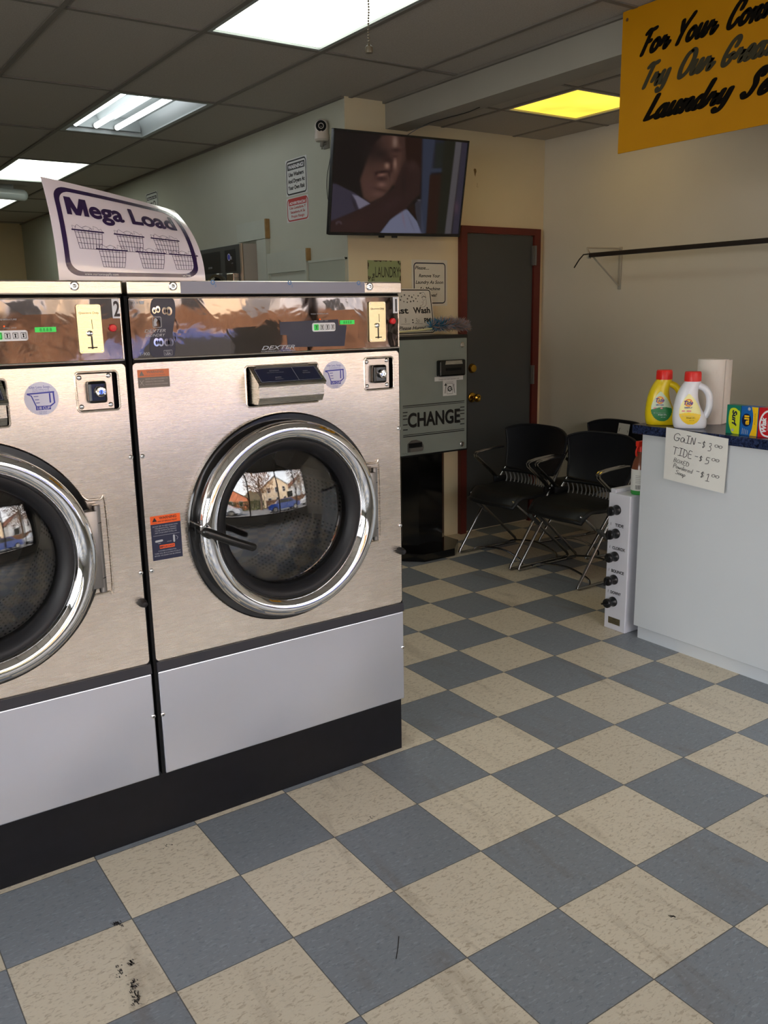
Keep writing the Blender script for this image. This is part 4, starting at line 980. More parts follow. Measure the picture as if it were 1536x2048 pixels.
mb = MB().m(mat('bracket_grey', (120, 116, 108), .5)); mb.cyl((0, 0, -.046), (0, 0, -.075), .012); mb.tube([(0, 0, -.062), (.03, 0, -.055)], .009); mb.bbox(.026, .036, -.03, .03, -.085, -.02, .003); mb.cyl((.0, .0, -.09), (.0, .0, -.075), .006); mb.build('bracket', rt)

# ================================================================== SIGNS
def plate(name, fr, w, h, r, t, m_):
    mb = MB().m(m_); mb.prism(rr2(0, 0, w, h, r), t, lambda a, b, d: fr(a, b, d+t)); return mb, (lambda a, b, d=0.: fr(a, b, d+t+.0001))
mb, q = plate('', NX((XC-.0005, 3.328, 2.258)), .278, .222, .004, .002, mat('sign_white', (206, 208, 206), .35))
mb.m('ink'); mb.rring(q, .008, .006, .270, .216, .028, .009); mb.poly(q, rr2(.026, .156, .250, .196, .004)); mb.m('white'); mb.text(q, 'WARNING!', .138, .164, .024, align='CENTER', bold=.03, width=.20, d=.0009)
mb.m('ink')
for k, (t, wd) in enumerate([('Use Washers', .195), ('And Dryers At', .215), ('Your Own Risk', .215)]): mb.text(q, t, .138, .118-.040*k, .024, align='CENTER', bold=.045, width=wd)
tag(mb.build('warning_sign'), 'white WARNING sign with black border about washers and dryers, on the left wall', 'sign')
mb, q = plate('', NX((XC-.0005, 3.332, 2.096)), .290, .150, .004, .002, M.get('signw2') or mat('sign_white_two', (206, 206, 204), .35))
mr = mat('sign_red', (176, 34, 30), .4)
mb.m(mr); mb.rring(q, .008, .006, .282, .146, .03, .008); mb.poly(q, rr2(.03, .102, .262, .130, .004)); mb.poly(q, [(.03, .129), (.262, .129), (.262, .142), (.03, .142)], .0003); mb.m('white'); mb.text(q, 'ADVERTENCIA!', .146, .1085, .016, align='CENTER', bold=.03, width=.21, d=.0009)
mb.m(mr)
for k, (t, wd) in enumerate([('Use Lavadora Y', .215), ('Secadora A Su', .19), ('Propio Riesgo', .17)]): mb.text(q, t, .146, .080-.0265*k, .0165, align='CENTER', bold=.02, width=wd)
tag(mb.build('warning_sign'), 'red and white ADVERTENCIA sign in Spanish, below the black bordered sign', 'sign')
mb, q = plate('', NX((XC-.0005, 5.92, 2.36)), .29, .21, .004, .002, mat('sign_white_three', (190, 194, 188), .35))
mb.m('ink'); mb.rring(q, .008, .006, .282, .204, .028, .009); mb.poly(q, rr2(.03, .150, .26, .175, .003)); mb.m('white'); mb.text(q, 'Please Do Not', .145, .157, .012, align='CENTER', bold=.02, d=.0009, width=.2); mb.m('ink'); mb.disc(q, .20, .10, .035, .0006, r0=.7)
mb.line(q, [(.04, .12), (.15, .12)], .012); mb.line(q, [(.04, .08), (.14, .08)], .012)
tag(mb.build('notice_sign'), 'small black and white notice far along the left wall, mostly behind the Mega Load sign', 'sign')

# LAUNDRY ROOM tin sign
tin, nt, b_ = newmat('rusted_green_tin'); tc = N(nt, 'ShaderNodeTexCoord')
n1 = N(nt, 'ShaderNodeTexNoise', Scale=26., Detail=4.); nt.links.new(tc.outputs['Object'], n1.inputs['Vector'])
sx_ = N(nt, 'ShaderNodeSeparateXYZ'); nt.links.new(tc.outputs['Object'], sx_.inputs[0])
def MT(op, *a):
    n = N(nt, 'ShaderNodeMath', operation=op)
    for k, x in enumerate(a):
        if isinstance(x, (int, float)): n.inputs[k].default_value = x
        else: nt.links.new(x, n.inputs[k])
    return n.outputs[0]
ed = MT('MAXIMUM', MT('ABSOLUTE', MT('MULTIPLY', sx_.outputs['X'], 1/.122)), MT('ABSOLUTE', MT('MULTIPLY', sx_.outputs['Z'], 1/.125)))
f_ = MT('GREATER_THAN', MT('ADD', ed, MT('MULTIPLY', MT('SUBTRACT', n1.outputs['Fac'], .5), .62)), .985)
mx = N(nt, 'ShaderNodeMix', data_type='RGBA'); mx.inputs['A'].default_value = (*lin((138, 150, 104)), 1); mx.inputs['B'].default_value = (*lin((58, 44, 26)), 1); nt.links.new(f_, mx.inputs['Factor']); nt.links.new(mx.outputs['Result'], b_.inputs['Base Color']); b_.inputs['Roughness'].default_value = .6
mb = MB().m(tin); mb.box(-.122, .122, -.004, 0, -.125, .125); q = NY((-.122, -.0042, -.125))
mb.m(mat('dark_tin_ink', (38, 34, 24), .6)); mb.text(q, 'LAUNDRY', .052, .150, .066, width=.182, d=.0004); mb.text(q, 'The', .046, .125, .022, rot=PI/2, bold=.03, d=.0004); mb.text(q, 'ROOM', .052, .052, .066, width=.13, d=.0004)
tag(mb.build('tin_sign', loc=(2.918, YW-.001, 1.698)), 'worn green tin LAUNDRY ROOM sign on the cream wall under the television', 'sign')

# Please remove sign
mb, q = plate('', NY((3.127, YW-.0005, 1.548)), .285, .285, .003, .0015, mat('sign_cream', (204, 200, 186), .45))
mb.m('navy'); mb.rring(q, .014, .014, .270, .268, .024, .007)
mb.m('ink')
mb.text(q, 'Please....', .026, .226, .021, bold=.015, shear=.25, width=.11)
for k, (t, wd, al) in enumerate([('Remove Your', .17, 'CENTER'), ('Laundry As Soon', .222, 'CENTER'), ('As Machine', .17, 'CENTER'), ('Finishes!', .12, 'CENTER')]): mb.text(q, t, .140, .178-.040*k, .021, align=al, bold=.015, shear=.25, width=wd)
tag(mb.build('notice_sign'), 'white sign asking to remove laundry, on the wall beside the red door frame', 'sign')
# Last wash sign standing on the change machine
tilt = Vector((0, .18, 1)).normalized(); fr_ = frame((2.84, 2.505, 1.3735), (1, 0, 0), tilt)
mb, q = plate('', fr_, .40, .285, .022, .003, mat('sign_ivory', (206, 202, 192), .45))
mb.m('ink'); mb.rring(q, .006, .006, .394, .279, .02, .006)
mb.text(q, 'Last', .070, .132, .038, bold=.035, width=.135); mb.text(q, 'Wash', .245, .132, .038, bold=.035, width=.130)
mb.text(q, ':', .228, .072, .033, bold=.05); mb.text(q, 'PM', .322, .072, .030, bold=.03, width=.050)
script(mb, q, '8', .168, .075, .03, .0018, font=HW, shear=.1); script(mb, q, '30', .252, .073, .030, .0018, font=HW, shear=.1)
mb.line(q, [(.140, .066), (.208, .066)], .0015); mb.line(q, [(.244, .066), (.306, .066)], .0015)
mb.text(q, 'Please Hurry!', .118, .030, .023, bold=.01, shear=.4, width=.21)
rs = random.Random(5)
for (a, b) in ((.165, .236), (.19, .245), (.21, .222), (.155, .215), (.225, .240), (.245, .232), (.262, .245), (.275, .222), (.232, .205), (.205, .200), (.255, .208), (.285, .205), (.18, .205), (.13, .24), (.12, .21), (.295, .24)): dressed_star(mb, q, a, b, rs.uniform(.0045, .009))
# crescent moon with a nightcap and a sleepy eye
mb.line(q, [(.335, .245), (.352, .225), (.352, .19), (.335, .172), (.31, .170), (.302, .178), (.318, .182), (.33, .196), (.33, .215), (.322, .228)], .0014, sub=4); mb.line(q, [(.322, .228), (.338, .236), (.356, .230)], .003, sub=3); mb.line(q, [(.324, .232), (.328, .255), (.314, .256), (.342, .262), (.354, .234)], .0014, sub=3); mb.disc(q, .313, .256, .004)
mb.line(q, [(.338, .212), (.345, .216)], .0016); mb.line(q, [(.325, .204), (.318, .2), (.324, .196)], .0014)
tag(mb.build('notice_sign'), 'ivory Last Wash 8:30 PM sign with stars, standing on the change machine', 'sign')

# yellow hanging sign
mb = MB().m(mat('yellow_sign_paint', (178, 122, 0), .65, noise=.05, nscale=6, spec=.15)); mb.box(2.900, 2.906, -.62, .765, 2.167, 2.727)
ys = mb.build('hanging_sign'); tag(ys, 'yellow sign with black brush lettering hanging from the beam at top right', 'sign')
q = NX((2.8995, .765, 2.167)); M['sign_black'] = mat('sign_black_paint', (20, 17, 13), .9, spec=.03); g = MB().m('sign_black'); gr = MB().m(mat('sign_faded_paint', (62, 58, 44), .9, spec=.03))
U = lambda y: .765-y
H = .088
def wd(mb_, t, y0_, z, wdt, d=.0006): script(mb_, q, t, U(y0_)-.004, z-2.167, H, .0165, width=wdt, d=d, sub=5, shear=.32)
wd(g, 'For', .659, 2.538, .135); wd(g, 'Your', .482, 2.538, .178); wd(g, 'Convenience', .255, 2.537, .44)
wd(gr, 'Try', .640, 2.408, .128); wd(gr, 'Our', .470, 2.411, .160); wd(gr, 'Great', .270, 2.410, .215)
g.m(mat('bolt_brown', (90, 60, 30), .5)); g.disc(q, .025, .525, .007, .002); g.build('lettering', ys, 'black brush lettering, top line'); g = MB().m('sign_black')
wd(g, 'Laundry', .624, 2.279, .405); wd(g, 'Service', .168, 2.279, .33)
g.build('lettering', ys, 'black brush lettering, bottom line'); gr.build('lettering', ys, 'faded middle line of lettering')
mb = MB().m('ink'); 
for yy in (.6, -.1): mb = MB().m('ink'); mb.cyl((2.906, yy, 2.70), (2.946, yy, 2.70), .006); mb.build('standoff', ys)

# ================================================================== CHANGE MACHINE
rt = root('change_machine', (3.01, 2.36, 0), 'grey CHANGE machine with black trim on a black pedestal', 'change machine')
X, Y = 3.01, 2.36
cab = lambda x0, x1, y0, y1, z0, z1: (x0-X, x1-X, y0-Y, y1-Y, z0, z1)
mb = MB().m('black'); mb.bbox(*cab(2.735, 3.285, 2.235, 2.52, .655, 1.372), .004)
mb.build('cabinet', rt)
mb = MB().m(mat('grey_machine_paint', (126, 134, 128), .5, noise=.06, nscale=6)); mb.bbox(*cab(2.752, 3.264, 2.219, 2.236, .668, 1.352), .003); df = mb.build('front_door', rt, 'grey painted front door')
q = NY((0-X+2.752, 2.2185-Y, .668))       # local frame on the door, 0.512 x 0.684
g = MB().m('black'); g.text(q, 'CHANGE', .256, .172, .085, align='CENTER', bold=.03, width=.40, d=.0008)
g.m(mat('letter_shadow', (96, 98, 92), .5)); g.text(q, 'CHANGE', .262, .166, .085, align='CENTER', bold=.0, width=.40, d=.0004)
g.m('black')
for z in (.300, .290, .126, .116): g.line(q, [(.022, z), (.490, z)], .0035 if z in (.29, .126) else .005)
for z in (.262, .242, .222, .188, .158): g.line(q, [(.022, z), (.052 if z != .242 else .046, z)], .006); g.line(q, [(.460, z), (.490, z)], .006)
g.text(q, 'Hoover', .014, .008, .010, shear=.4) if False else None
g.line(q, [(.012, .012), (.018, .02), (.024, .010), (.03, .016), (.05, .011)], .0012, sub=3)
g.build('lettering', df, 'black CHANGE lettering and speed lines')
g = MB().m('bezel'); g.bbox(*cab(3.024, 3.226, 2.182, 2.222, 1.127, 1.226), .01); nv = g.build('bill_acceptor', rt, 'black bill acceptor')
g = MB().m('steelbox'); fr2 = NY((3.024-X, 2.1815-Y, 1.127)); g.poly(fr2, [(.040, .072), (.175, .072), (.170, .094), (.045, .094)], .0004); g.m('blackm'); g.rect(fr2, .045, .035, .165, .050, .0004); g.build('bill_slot', nv)
g = MB().m(mat('sticker_white', (208, 210, 208), .4)); g.rect(q, .258, .432, .480, .458, .0012); g.rect(q, .322, .340, .428, .434, .0008)
g.m('ink'); g.text(q, 'Change is for wash customers only', .369, .438, .009, align='CENTER', width=.16, d=.0016); g.text(q, 'Insert bills this way', .375, .421, .005, align='CENTER', d=.0014)
for a in (.338, .413): g.line(q, [(a, .356), (a+(.375-a)*.2, .405)], .004, .0012); g.poly(q, [(a-.006, .402), (a+.014*(1 if a < .37 else -.2), .402), (a+(.375-a)*.2, .420)], .0012)
g.rring(q, .352, .350, .398, .415, .002, .002, .0012); g.disc(q, .375, .382, .017, .0013, r0=.6); g.line(q, [(.360, .372), (.378, .384), (.395, .374)], .004, .0014)
g.build('instruction_sticker', df, 'white instruction stickers')
for z in (1.312, .700):
    g = MB().m('steelbox'); g.lathe([(.016, 0), (.016, .004), (.013, .006), (.012, .003), (.006, .003), (.005, .005), (0, .005)], (3.226-X, 2.219-Y, z), (0, -1, 0), 24); g.build('key_lock', rt)
g = MB().m(mat('coin_cup', (78, 76, 72), .5)); cu_ = [(.052, .020), (.155, .020), (.168, .038), (.168, .055), (.155, .078), (.115, .092), (.080, .090), (.052, .072)]
g.prism(cu_, .004, lambda a, b, d: q(a, b, d+.004)); g.m('blackm'); g.rect(q, .058, .044, .158, .074, .0045); g.m(mat('coin_cup_lip', (92, 90, 86), .4)); g.prism([(.060, .024), (.152, .024), (.160, .046), (.060, .046)], .02, lambda a, b, d: q(a, b, d+.02)); g.build('coin_cup', rt, 'dark grey coin cup')
oct_ = lambda x0, x1, y0, y1, c_: [(x0+c_, y0), (x1-c_, y0), (x1, y0+c_), (x1, y1), (x0, y1), (x0, y0+c_)]
mb = MB().m('bezel'); fz = lambda a, b, d: Vector((a-X, b-Y, d))
mb.prism(oct_(2.85, 3.185, 2.275, 2.50, .075), .62, lambda a, b, d: fz(a, b, d+.66)); mb.build('pedestal', rt, 'glossy black pedestal column')
mb = MB().m('bezel'); mb.prism(oct_(2.735, 3.275, 2.165, 2.56, .15), .048, lambda a, b, d: fz(a, b, d+.050)); mb.build('base_plate', rt, 'black base plate')

# feather duster on the machine
rt = root('feather_duster', (3.235, 2.37, 1.375), 'fluffy grey and blue feather duster lying on the change machine', 'duster')
mb = MB().m(mat('duster_stick', (214, 208, 160), .4)); mb.tube([(-.58, -.02, .012), (-.2, .0, .028), (0, .0, .045)], .006, 10); mb.build('handle', rt, 'pale stick handle')
fd = MB(); cols = ['duster_grey', 'duster_blue', 'duster_brown', 'duster_lilac']
for nme, c_ in zip(cols, ((150, 146, 150), (50, 120, 155), (168, 142, 124), (170, 154, 160))): M[nme] = mat(nme, c_, .9, spec=.1)
rd = random.Random(11)
for k in range(2600):
    t = rd.random(); r_ = .030+.030*sin(PI*min(1, .15+t*.85))**.7
    th = rd.uniform(0, 2*PI); ph = rd.random()
    p = Vector((-.13+.29*t, 0, .046)); dr_ = Vector((rd.uniform(-.5, .7), cos(th), sin(th)*.85+.12)).normalized()
    if p.z+dr_.z*r_*1.4 < .004: dr_.z = abs(dr_.z)*.3
    s_ = Vector((rd.uniform(-1, 1), rd.uniform(-1, 1), rd.uniform(-1, 1))).cross(dr_).normalized()
    L_ = r_*rd.uniform(.75, 1.35); w_ = rd.uniform(.0012, .0036)
    fd.m('duster_blue' if (t < .26 and rd.random() < .6) or rd.random() < .03 else rd.choice(['duster_grey', 'duster_grey', 'duster_brown', 'duster_lilac', 'duster_brown']))
    bend = Vector((rd.uniform(-.3, .3), rd.uniform(-.3, .3), rd.uniform(-.35, .1)))*r_*.5
    q1 = p+dr_*L_*.55+bend*.2; q2 = p+dr_*L_+bend; q2.z = max(q2.z, .003); q1.z = max(q1.z, .004)
    fd.add([p-s_*w_*.5, p+s_*w_*.5, q1+s_*w_, q1-s_*w_, q2], [(0, 1, 2, 3), (3, 2, 4)])
fd.build('fluff', rt, 'fluffy grey, brown and blue feathers')

# ================================================================== CHAIRS
M['seatpl'] = mat('black_seat_plastic', (20, 21, 23), .48, spec=.35, bump=.1, bscale=400)
M['backpl'] = mat('black_back_plastic', (19, 20, 27), .42, spec=.4)
M['slat'] = mat('pale_lumbar_slat', (150, 150, 150), .5)
M['tubechrome'] = steel('chair_chrome', (160, 160, 162), .14, warp=.0)
M['greybrk'] = mat('grey_bracket', (78, 80, 80), .5)
def make_chair(x, y, rz, label):
    rt = root('armchair', (x, y, 0), label, 'chair', rotz=rz, group='black chairs with chrome sled legs by the door')
    # sitter looks towards local -x
    def back(s, t, th=0.):      # s -1..1 across, t 0..1 up
        ww = .205+.062*t**.6; yy = s*ww
        xx = .155+.085*t+.02*sin(PI*t)-.075*(abs(s)**2.2)*(.5+.5*t)
        z = .515+.285*t-.035*abs(s)**4*t+.014*(1-t)*s*s
        return Vector((xx+th, yy, z))
    mb = MB().m('backpl'); mb.grid(lambda u, v: back(2*u-1, v), 28, 14); mb.grid(lambda u, v: back(1-2*u, v, .012), 28, 14)
    n = 28; ring = [(2*i/n-1, 0) for i in range(n+1)]+[(1, j/14) for j in range(1, 15)]+[(1-2*i/n, 1) for i in range(1, n+1)]+[(-1, 1-j/14) for j in range(1, 14)]
    mb.tube([back(a, b, .006) for a, b in ring], .0085, 8, closed=True); mb.build('backrest', rt)
    mb = MB().m('seatpl')     # lumbar web with slots
    for z in (.415, .515): mb.tube([(.13+.015*0-.05*(abs(s)**2), s*.20, z) for s in [k/8-1 for k in range(17)]], .010, 8)
    lb = mb.build('lumbar_frame', rt)
    mb = MB()
    for k in range(15):
        s = (k-7)/7.6; mb.m('slat' if k % 1 == 0 else 'seatpl'); xx = .135-.05*s*s
        mb.tube([(xx, s*.2, .42), (xx+.016, s*.2, .465), (xx, s*.2, .51)], .0042, 6, sub=3)
    mb.build('lumbar_slats', lb, 'pale slats between seat and backrest')
    # seat: curved shell
    def seat(u, v, th=0.):
        xx = -.245+.40*v; s = 2*u-1; hw = .225*(1-.10*(1-v)**3*1.2)*(1-.0*v)
        yy = s*hw; lip = (max(0, .22-v)/.22)
        z = .440-.052*lip**1.8+.012*s*s*(1-lip)-.010*sin(PI*v)-.012*abs(s)**6
        xo = (abs(s)**3)*.05*(1-v)**2
        return Vector((xx+xo, yy, z-th))
    mb = MB().m('seatpl'); mb.grid(lambda u, v: seat(u, v), 24, 20); mb.grid(lambda u, v: seat(1-u, v, .022), 24, 20)
    ring = [(i/24, 0) for i in range(25)]+[(1, j/20) for j in range(1, 21)]+[(1-i/24, 1) for i in range(1, 25)]+[(0, 1-j/20) for j in range(1, 20)]
    mb.tube([seat(a, b, .011) for a, b in ring], .0135, 8, closed=True); mb.build('seat', rt)
    for s in (-1, 1):
        yy = s*.235; mb = MB().m('tubechrome'); r_ = .0085
        P = [(.285, s*.20, .70), (.19, s*.215, .60), (.085, s*.232, .46), (-.05, yy, .290), (-.236, yy, .03), (-.243, yy, .014), (-.232, yy, r_), (-.2, yy, r_), (.2, yy, r_), (.232, yy, r_), (.242, yy, .018), (.232, yy, .035), (-.03, yy-s*.012, .27), (-.175, yy-s*.03, .392), (-.185, yy-s*.05, .400)]
        pts = []
        mb.tube(P[:5]+P[5:], r_, 10)
        mb.build('side_frame', rt, 'chrome tube side frame')
        mb = MB().m('greybrk'); mb.xf = lambda p, s=s: Matrix.Rotation(.72, 4, 'Y') @ p + Vector((-.052, 0, .285)); mb.bbox(-.05, .05, yy-.014, yy+.014, -.012, .012, .006); mb.build('folding_bracket', rt, 'grey folding bracket')
        mb = MB().m('tubechrome')
        for o_ in (0, .020):
            ya = s*(.226+o_)
            mb.tube([(.130, s*.245, .655-.0*o_), (.10, ya, .658), (-.04, ya, .650), (-.100, ya, .642), (-.115, ya, .630), (-.108, ya, .615), (.0, ya, .525), (.058, ya, .470), (.062, ya, .462)], .0068, 8)
            mb.ball((.060, ya, .464), .0095, seg=10)
        mb.m('seatpl'); mb.bbox(.03, .15, s*.228-.010, s*.228+.010, .435, .475, .008); mb.build('armrest', rt, 'chrome double rod armrest')
    for xx in (-.14, .15):
        mb = MB().m('tubechrome'); mb.tube([(xx, -.235, .010), (xx+.03, -.18, .035), (xx+.05, 0, .055), (xx+.03, .18, .035), (xx, .235, .010)], .006, 8, sub=5); mb.build('cross_bar', rt, 'arched chrome cross bar')
    return rt
make_chair(3.42, 1.947, 0.0, 'black chrome legged chair nearest the dark door')
make_chair(3.45, 1.434, 0.0, 'black chair in front of the other two, next to the white dispenser box')
ch = make_chair(3.97, 1.80, -.12, 'black chair at the back wall with a handwritten Broken note')
mb = MB(); B_ = Matrix.Translation((3.97, 1.80, 0)) @ Matrix.Rotation(-.12, 4, 'Z')
def fr_(a, b, d=0.):
    y_ = .035-a; t = (.185+b)/.285; s_ = abs(y_)/(.205+.062*t**.6)
    return B_ @ Vector((.155+.085*t+.02*sin(PI*min(t, 1))-.075*s_**2.2*(.5+.5*t)-.010-d, y_, .70+b))
mb.m('offwhite'); v = [fr_(0, 0, .004), fr_(.105, .002, .004), fr_(.107, .088, .002), (fr_(.002, .088, .002))]; mb.add(v, [(0, 1, 2, 3)]); mb.add([p+Vector((.001, 0, 0)) for p in v], [(3, 2, 1, 0)])
mb.m('ink'); fn = lambda a, b, d=0.: fr_(a, b, d+.0045)
script(mb, fn, 'Broken', .010, .030, .026, .0022, width=.088, font={**HW}, shear=.1, d=.001, rot=.05)
tag(mb.build('paper_note'), 'white note reading Broken taped to the backrest of the rear chair', 'note')

# ================================================================== COUNTER
lam, nt, b_ = newmat('navy_marbled_laminate'); tc = N(nt, 'ShaderNodeTexCoord')
n1 = N(nt, 'ShaderNodeTexNoise', Scale=60., Detail=5., Distortion=1.5); nt.links.new(tc.outputs['Object'], n1.inputs['Vector'])
cr = N(nt, 'ShaderNodeValToRGB'); nt.links.new(n1.outputs['Fac'], cr.inputs[0]); e = cr.color_ramp.elements
e[0].position = .35; e[0].color = (*lin((14, 18, 36)), 1); e[1].position = .7; e[1].color = (*lin((52, 64, 100)), 1); nt.links.new(cr.outputs[0], b_.inputs['Base Color']); b_.inputs['Roughness'].default_value = .22
rt = root('counter', (2.9, 0, 0), 'white service counter with a navy marbled top', 'counter')
wc = mat('white_counter_laminate', (204, 209, 213), .45, noise=.02, nscale=4)
mb = MB().m(wc); mb.bbox(-.008, .36, -1.2, .552, .062, .962, .002, 1); mb.build('body', rt)
mb = MB().m(wc); mb.box(.010, .35, -1.2, .540, 0, .064); mb.build('toe_board', rt)
mb = MB().m(lam); mb.bbox(-.025, .385, -1.22, .598, .962, 1.003, .004); mb.build('worktop', rt, 'navy marbled worktop')
# price note
mb = MB().m('offwhite')
def note(a, b, d=0.): return Vector((2.8735-.004*sin(b*14)*0-d-.010*max(0, (.5-b/.23))*(a/.3), .412-a*1.0+b*.0, .783+b-.018*a/.3))
mb.grid(lambda u, v: note(.305*u-.006*(1-v)*0, .225*v), 6, 6); mb.grid(lambda u, v: note(.305*(1-u), .225*v, -.0008), 6, 6)
mb.m(mat('marker_ink', (52, 50, 56), .6)); q = note
def hw(t, a, b, h_, w_, rot=-.04): script(mb, q, t, a, b, h_, .0023 if h_ > .021 else .0015, width=w_, font=HW, shear=.12, d=.0012, rot=rot)
hw('GAIN', .040, .176, .033, .112); hw('-', .160, .172, .03, .018); hw('$', .182, .168, .030, .018); hw('3', .212, .162, .034, .018); hw('00', .242, .180, .020, .038)
hw('TIDE', .038, .116, .034, .100); hw('-', .150, .113, .03, .018); hw('$', .172, .110, .024, .018); hw('5', .202, .104, .030, .022); hw('00', .232, .122, .020, .038)
hw('BOXED', .046, .084, .019, .082, -.1); hw('Powdered', .046, .060, .019, .100, -.1); hw('Soap', .060, .034, .019, .052, -.1); hw('-', .162, .052, .03, .018); hw('$', .184, .044, .026, .020); hw('1', .212, .034, .032, .018); hw('00', .238, .056, .020, .038)
tag(mb.build('price_note'), 'handwritten soap price list taped to the counter front', 'note')

# detergent bottles
def bottle(loc, rz, body, capc, label, kind):
    rt = root('detergent_bottle', loc, label, 'detergent bottle', rotz=rz)
    mB = mat('bottle_plastic_'+kind, body, .3, spec=.5, coat=.15)
    secs = [(0, -.062, .058, .030), (.004, -.067, .063, .036), (.02, -.072, .067, .041), (.05, -.075, .062, .043), (.085, -.073, .040, .042), (.12, -.068, .028, .040), (.15, -.060, .024, .037), (.172, -.050, .026, .034), (.187, -.041, .031, .031), (.197, -.034, .034, .030), (.203, -.033, .033, .0295)]
    mb = MB().m(mB); seg = 36
    def sec(z, a, b, d_): return [Vector(((a+b)/2+(b-a)/2*math.copysign(abs(cos(t))**.8, cos(t)), d_*math.copysign(abs(sin(t))**.8, sin(t)), z)) for t in [2*PI*k/seg for k in range(seg)]]
    # finer sections
    V = [Vector((a, b, d_)) for z, a, b, d_ in secs]; Z = [Vector((z, 0, 0)) for z, *_ in secs]; V = catmull(V, 4); Z = catmull(Z, 4)
    vs = []
    for zz, q_ in zip(Z, V): vs += sec(zz.x, *q_)
    n = len(V); mb.smooth = True; mb.add(vs, [(i*seg+k, i*seg+(k+1) % seg, (i+1)*seg+(k+1) % seg, (i+1)*seg+k) for i in range(n-1) for k in range(seg)]); mb.smooth = False
    mb.add(vs[:seg], [tuple(range(seg-1, -1, -1))]); mb.build('body', rt)
    mb = MB().m(mB); mb.xf = lambda p: Vector((p.x, p.y*1.25, p.z))
    mb.tube([(.012, 0, .182), (.034, 0, .178), (.054, 0, .165), (.069, 0, .140), (.073, 0, .110), (.070, 0, .080), (.060, 0, .055), (.045, 0, .04)], .0145, 14, sub=5); mb.build('handle', rt)
    mb = MB().m(mat('cap_'+kind, capc, .35)); c0 = (0, 0, .200); mb.lathe([(0, 0), (.0345, 0), (.0345, .004), (.0335, .036), (.031, .041), (0, .042)], c0, (0, 0, 1), 40)
    for k in range(36):
        a = 2*PI*k/36; mb.cyl((.0338*cos(a), .0338*sin(a), .203), (.0328*cos(a), .0328*sin(a), .235), .0012, seg=6)
    mb.build('cap', rt, 'red screw cap')
    # label follows the body
    def ls(a, b, d=0.):
        # a,b in metres on the label plane; project on the front of the body
        lo = 0
        for k in range(n-1):
            if Z[k].x <= b <= Z[k+1].x: lo = k; break
        t = (b-Z[lo].x)/max(Z[lo+1].x-Z[lo].x, 1e-6); q_ = V[lo].lerp(V[lo+1], t)
        cx_ = (q_.x+q_.y)/2; hw_ = (q_.y-q_.x)/2; c_ = max(-.999, min(.999, (a-cx_)/hw_)); c_ = math.copysign(abs(c_)**1.25, c_)
        return Vector((a, -q_.z*(1-c_*c_)**.4-.0008-d, b))
    def patch(g_, fn_in, d, nu=26, nv=34, y0_=.02, y1_=.165, x0_=-.07, x1_=.05):
        # fill cells whose centre passes the test
        for i in range(nu):
            for j in range(nv):
                a = x0_+(x1_-x0_)*i/nu; b = y0_+(y1_-y0_)*j/nv; da = (x1_-x0_)/nu; db = (y1_-y0_)/nv
                if fn_in(a+da/2, b+db/2): g_.add([ls(a, b, d), ls(a+da, b, d), ls(a+da, b+db, d), ls(a, b+db, d)], [(0, 1, 2, 3)])
    def drop(a, b, k=1.):
        a -= -.008; b -= .078; t = (b+.060)/.132
        if not 0 < t < 1: return False
        ww = .044*k*(sin(PI*t**.72))**.8; sh = .012*(t-.5)
        return abs(a+sh-.0) < ww
    g = MB(); big = dict(nu=60, nv=80)
    if kind == 'yellow':
        g.m(mat('label_edge_y', (226, 204, 40), .35)); g.m(mat('label_pale_green', (206, 222, 190), .4)); patch(g, lambda a, b: drop(a, b), 0., **big)
        g.m(mat('label_green', (24, 118, 58), .4)); patch(g, lambda a, b: drop(a, b) and b < .070+.012*sin((a+.05)*30), .0004, **big)
    else:
        g.m(mat('label_pale_yellow', (246, 240, 168), .4)); patch(g, lambda a, b: drop(a, b), 0., **big); g.m(mat('label_yellow', (248, 208, 30), .4)); patch(g, lambda a, b: drop(a, b) and b < .064+.006*sin((a+.05)*40), .0004, **big)
    g.m(mat('ring_orange_'+kind, (240, 130, 50), .4)); g.disc(ls, -.014, .112, .0165, .0006, 30, r0=.72)
    g.m(mat('ring_yellow_'+kind, (248, 214, 80), .4)); g.disc(ls, -.014, .112, .0118, .0006, 24)
    g.m(mat('logo_blue_'+kind, (48, 34, 140), .35)); g.text(ls, 'Tide', -.014, .104, .017, bold=.03, shear=.3, width=.036, align='CENTER', d=.0012)
    g.text(ls, 'SIMPLY' if kind != 'yellow' else 'SIMPLY CLEAN', -.014, .0885, .0058, bold=.03, width=.032, align='CENTER', d=.0012)
    g.m(mat('pink_'+kind, (226, 140, 140), .4)); g.rect(ls, -.040, .074, -.002, .080, .0012); g.m('textgrey'); g.text(ls, 'HE  Free Clean  Fresh', -.014, .054, .004, width=.05, align='CENTER', d=.0014); g.m('ink' if kind != 'yellow' else 'white'); g.text(ls, '25 loads 1.47 L', -.002, .046, .0052, width=.036, align='CENTER', d=.0014, bold=.02); g.text(ls, '40 FL OZ', .002, .036, .0035, align='CENTER', d=.0014)
    g.build('label', rt, 'printed drop shaped label'); return rt
bottle((2.962, .505, 1.003), -R(50), (232, 204, 22), (222, 36, 24), 'yellow detergent bottle with a red cap, left on the counter', 'yellow')
bottle((2.955, .352, 1.003), -R(50), (228, 230, 236), (224, 44, 36), 'white detergent bottle with a red cap, between yellow bottle and paper towels', 'white')

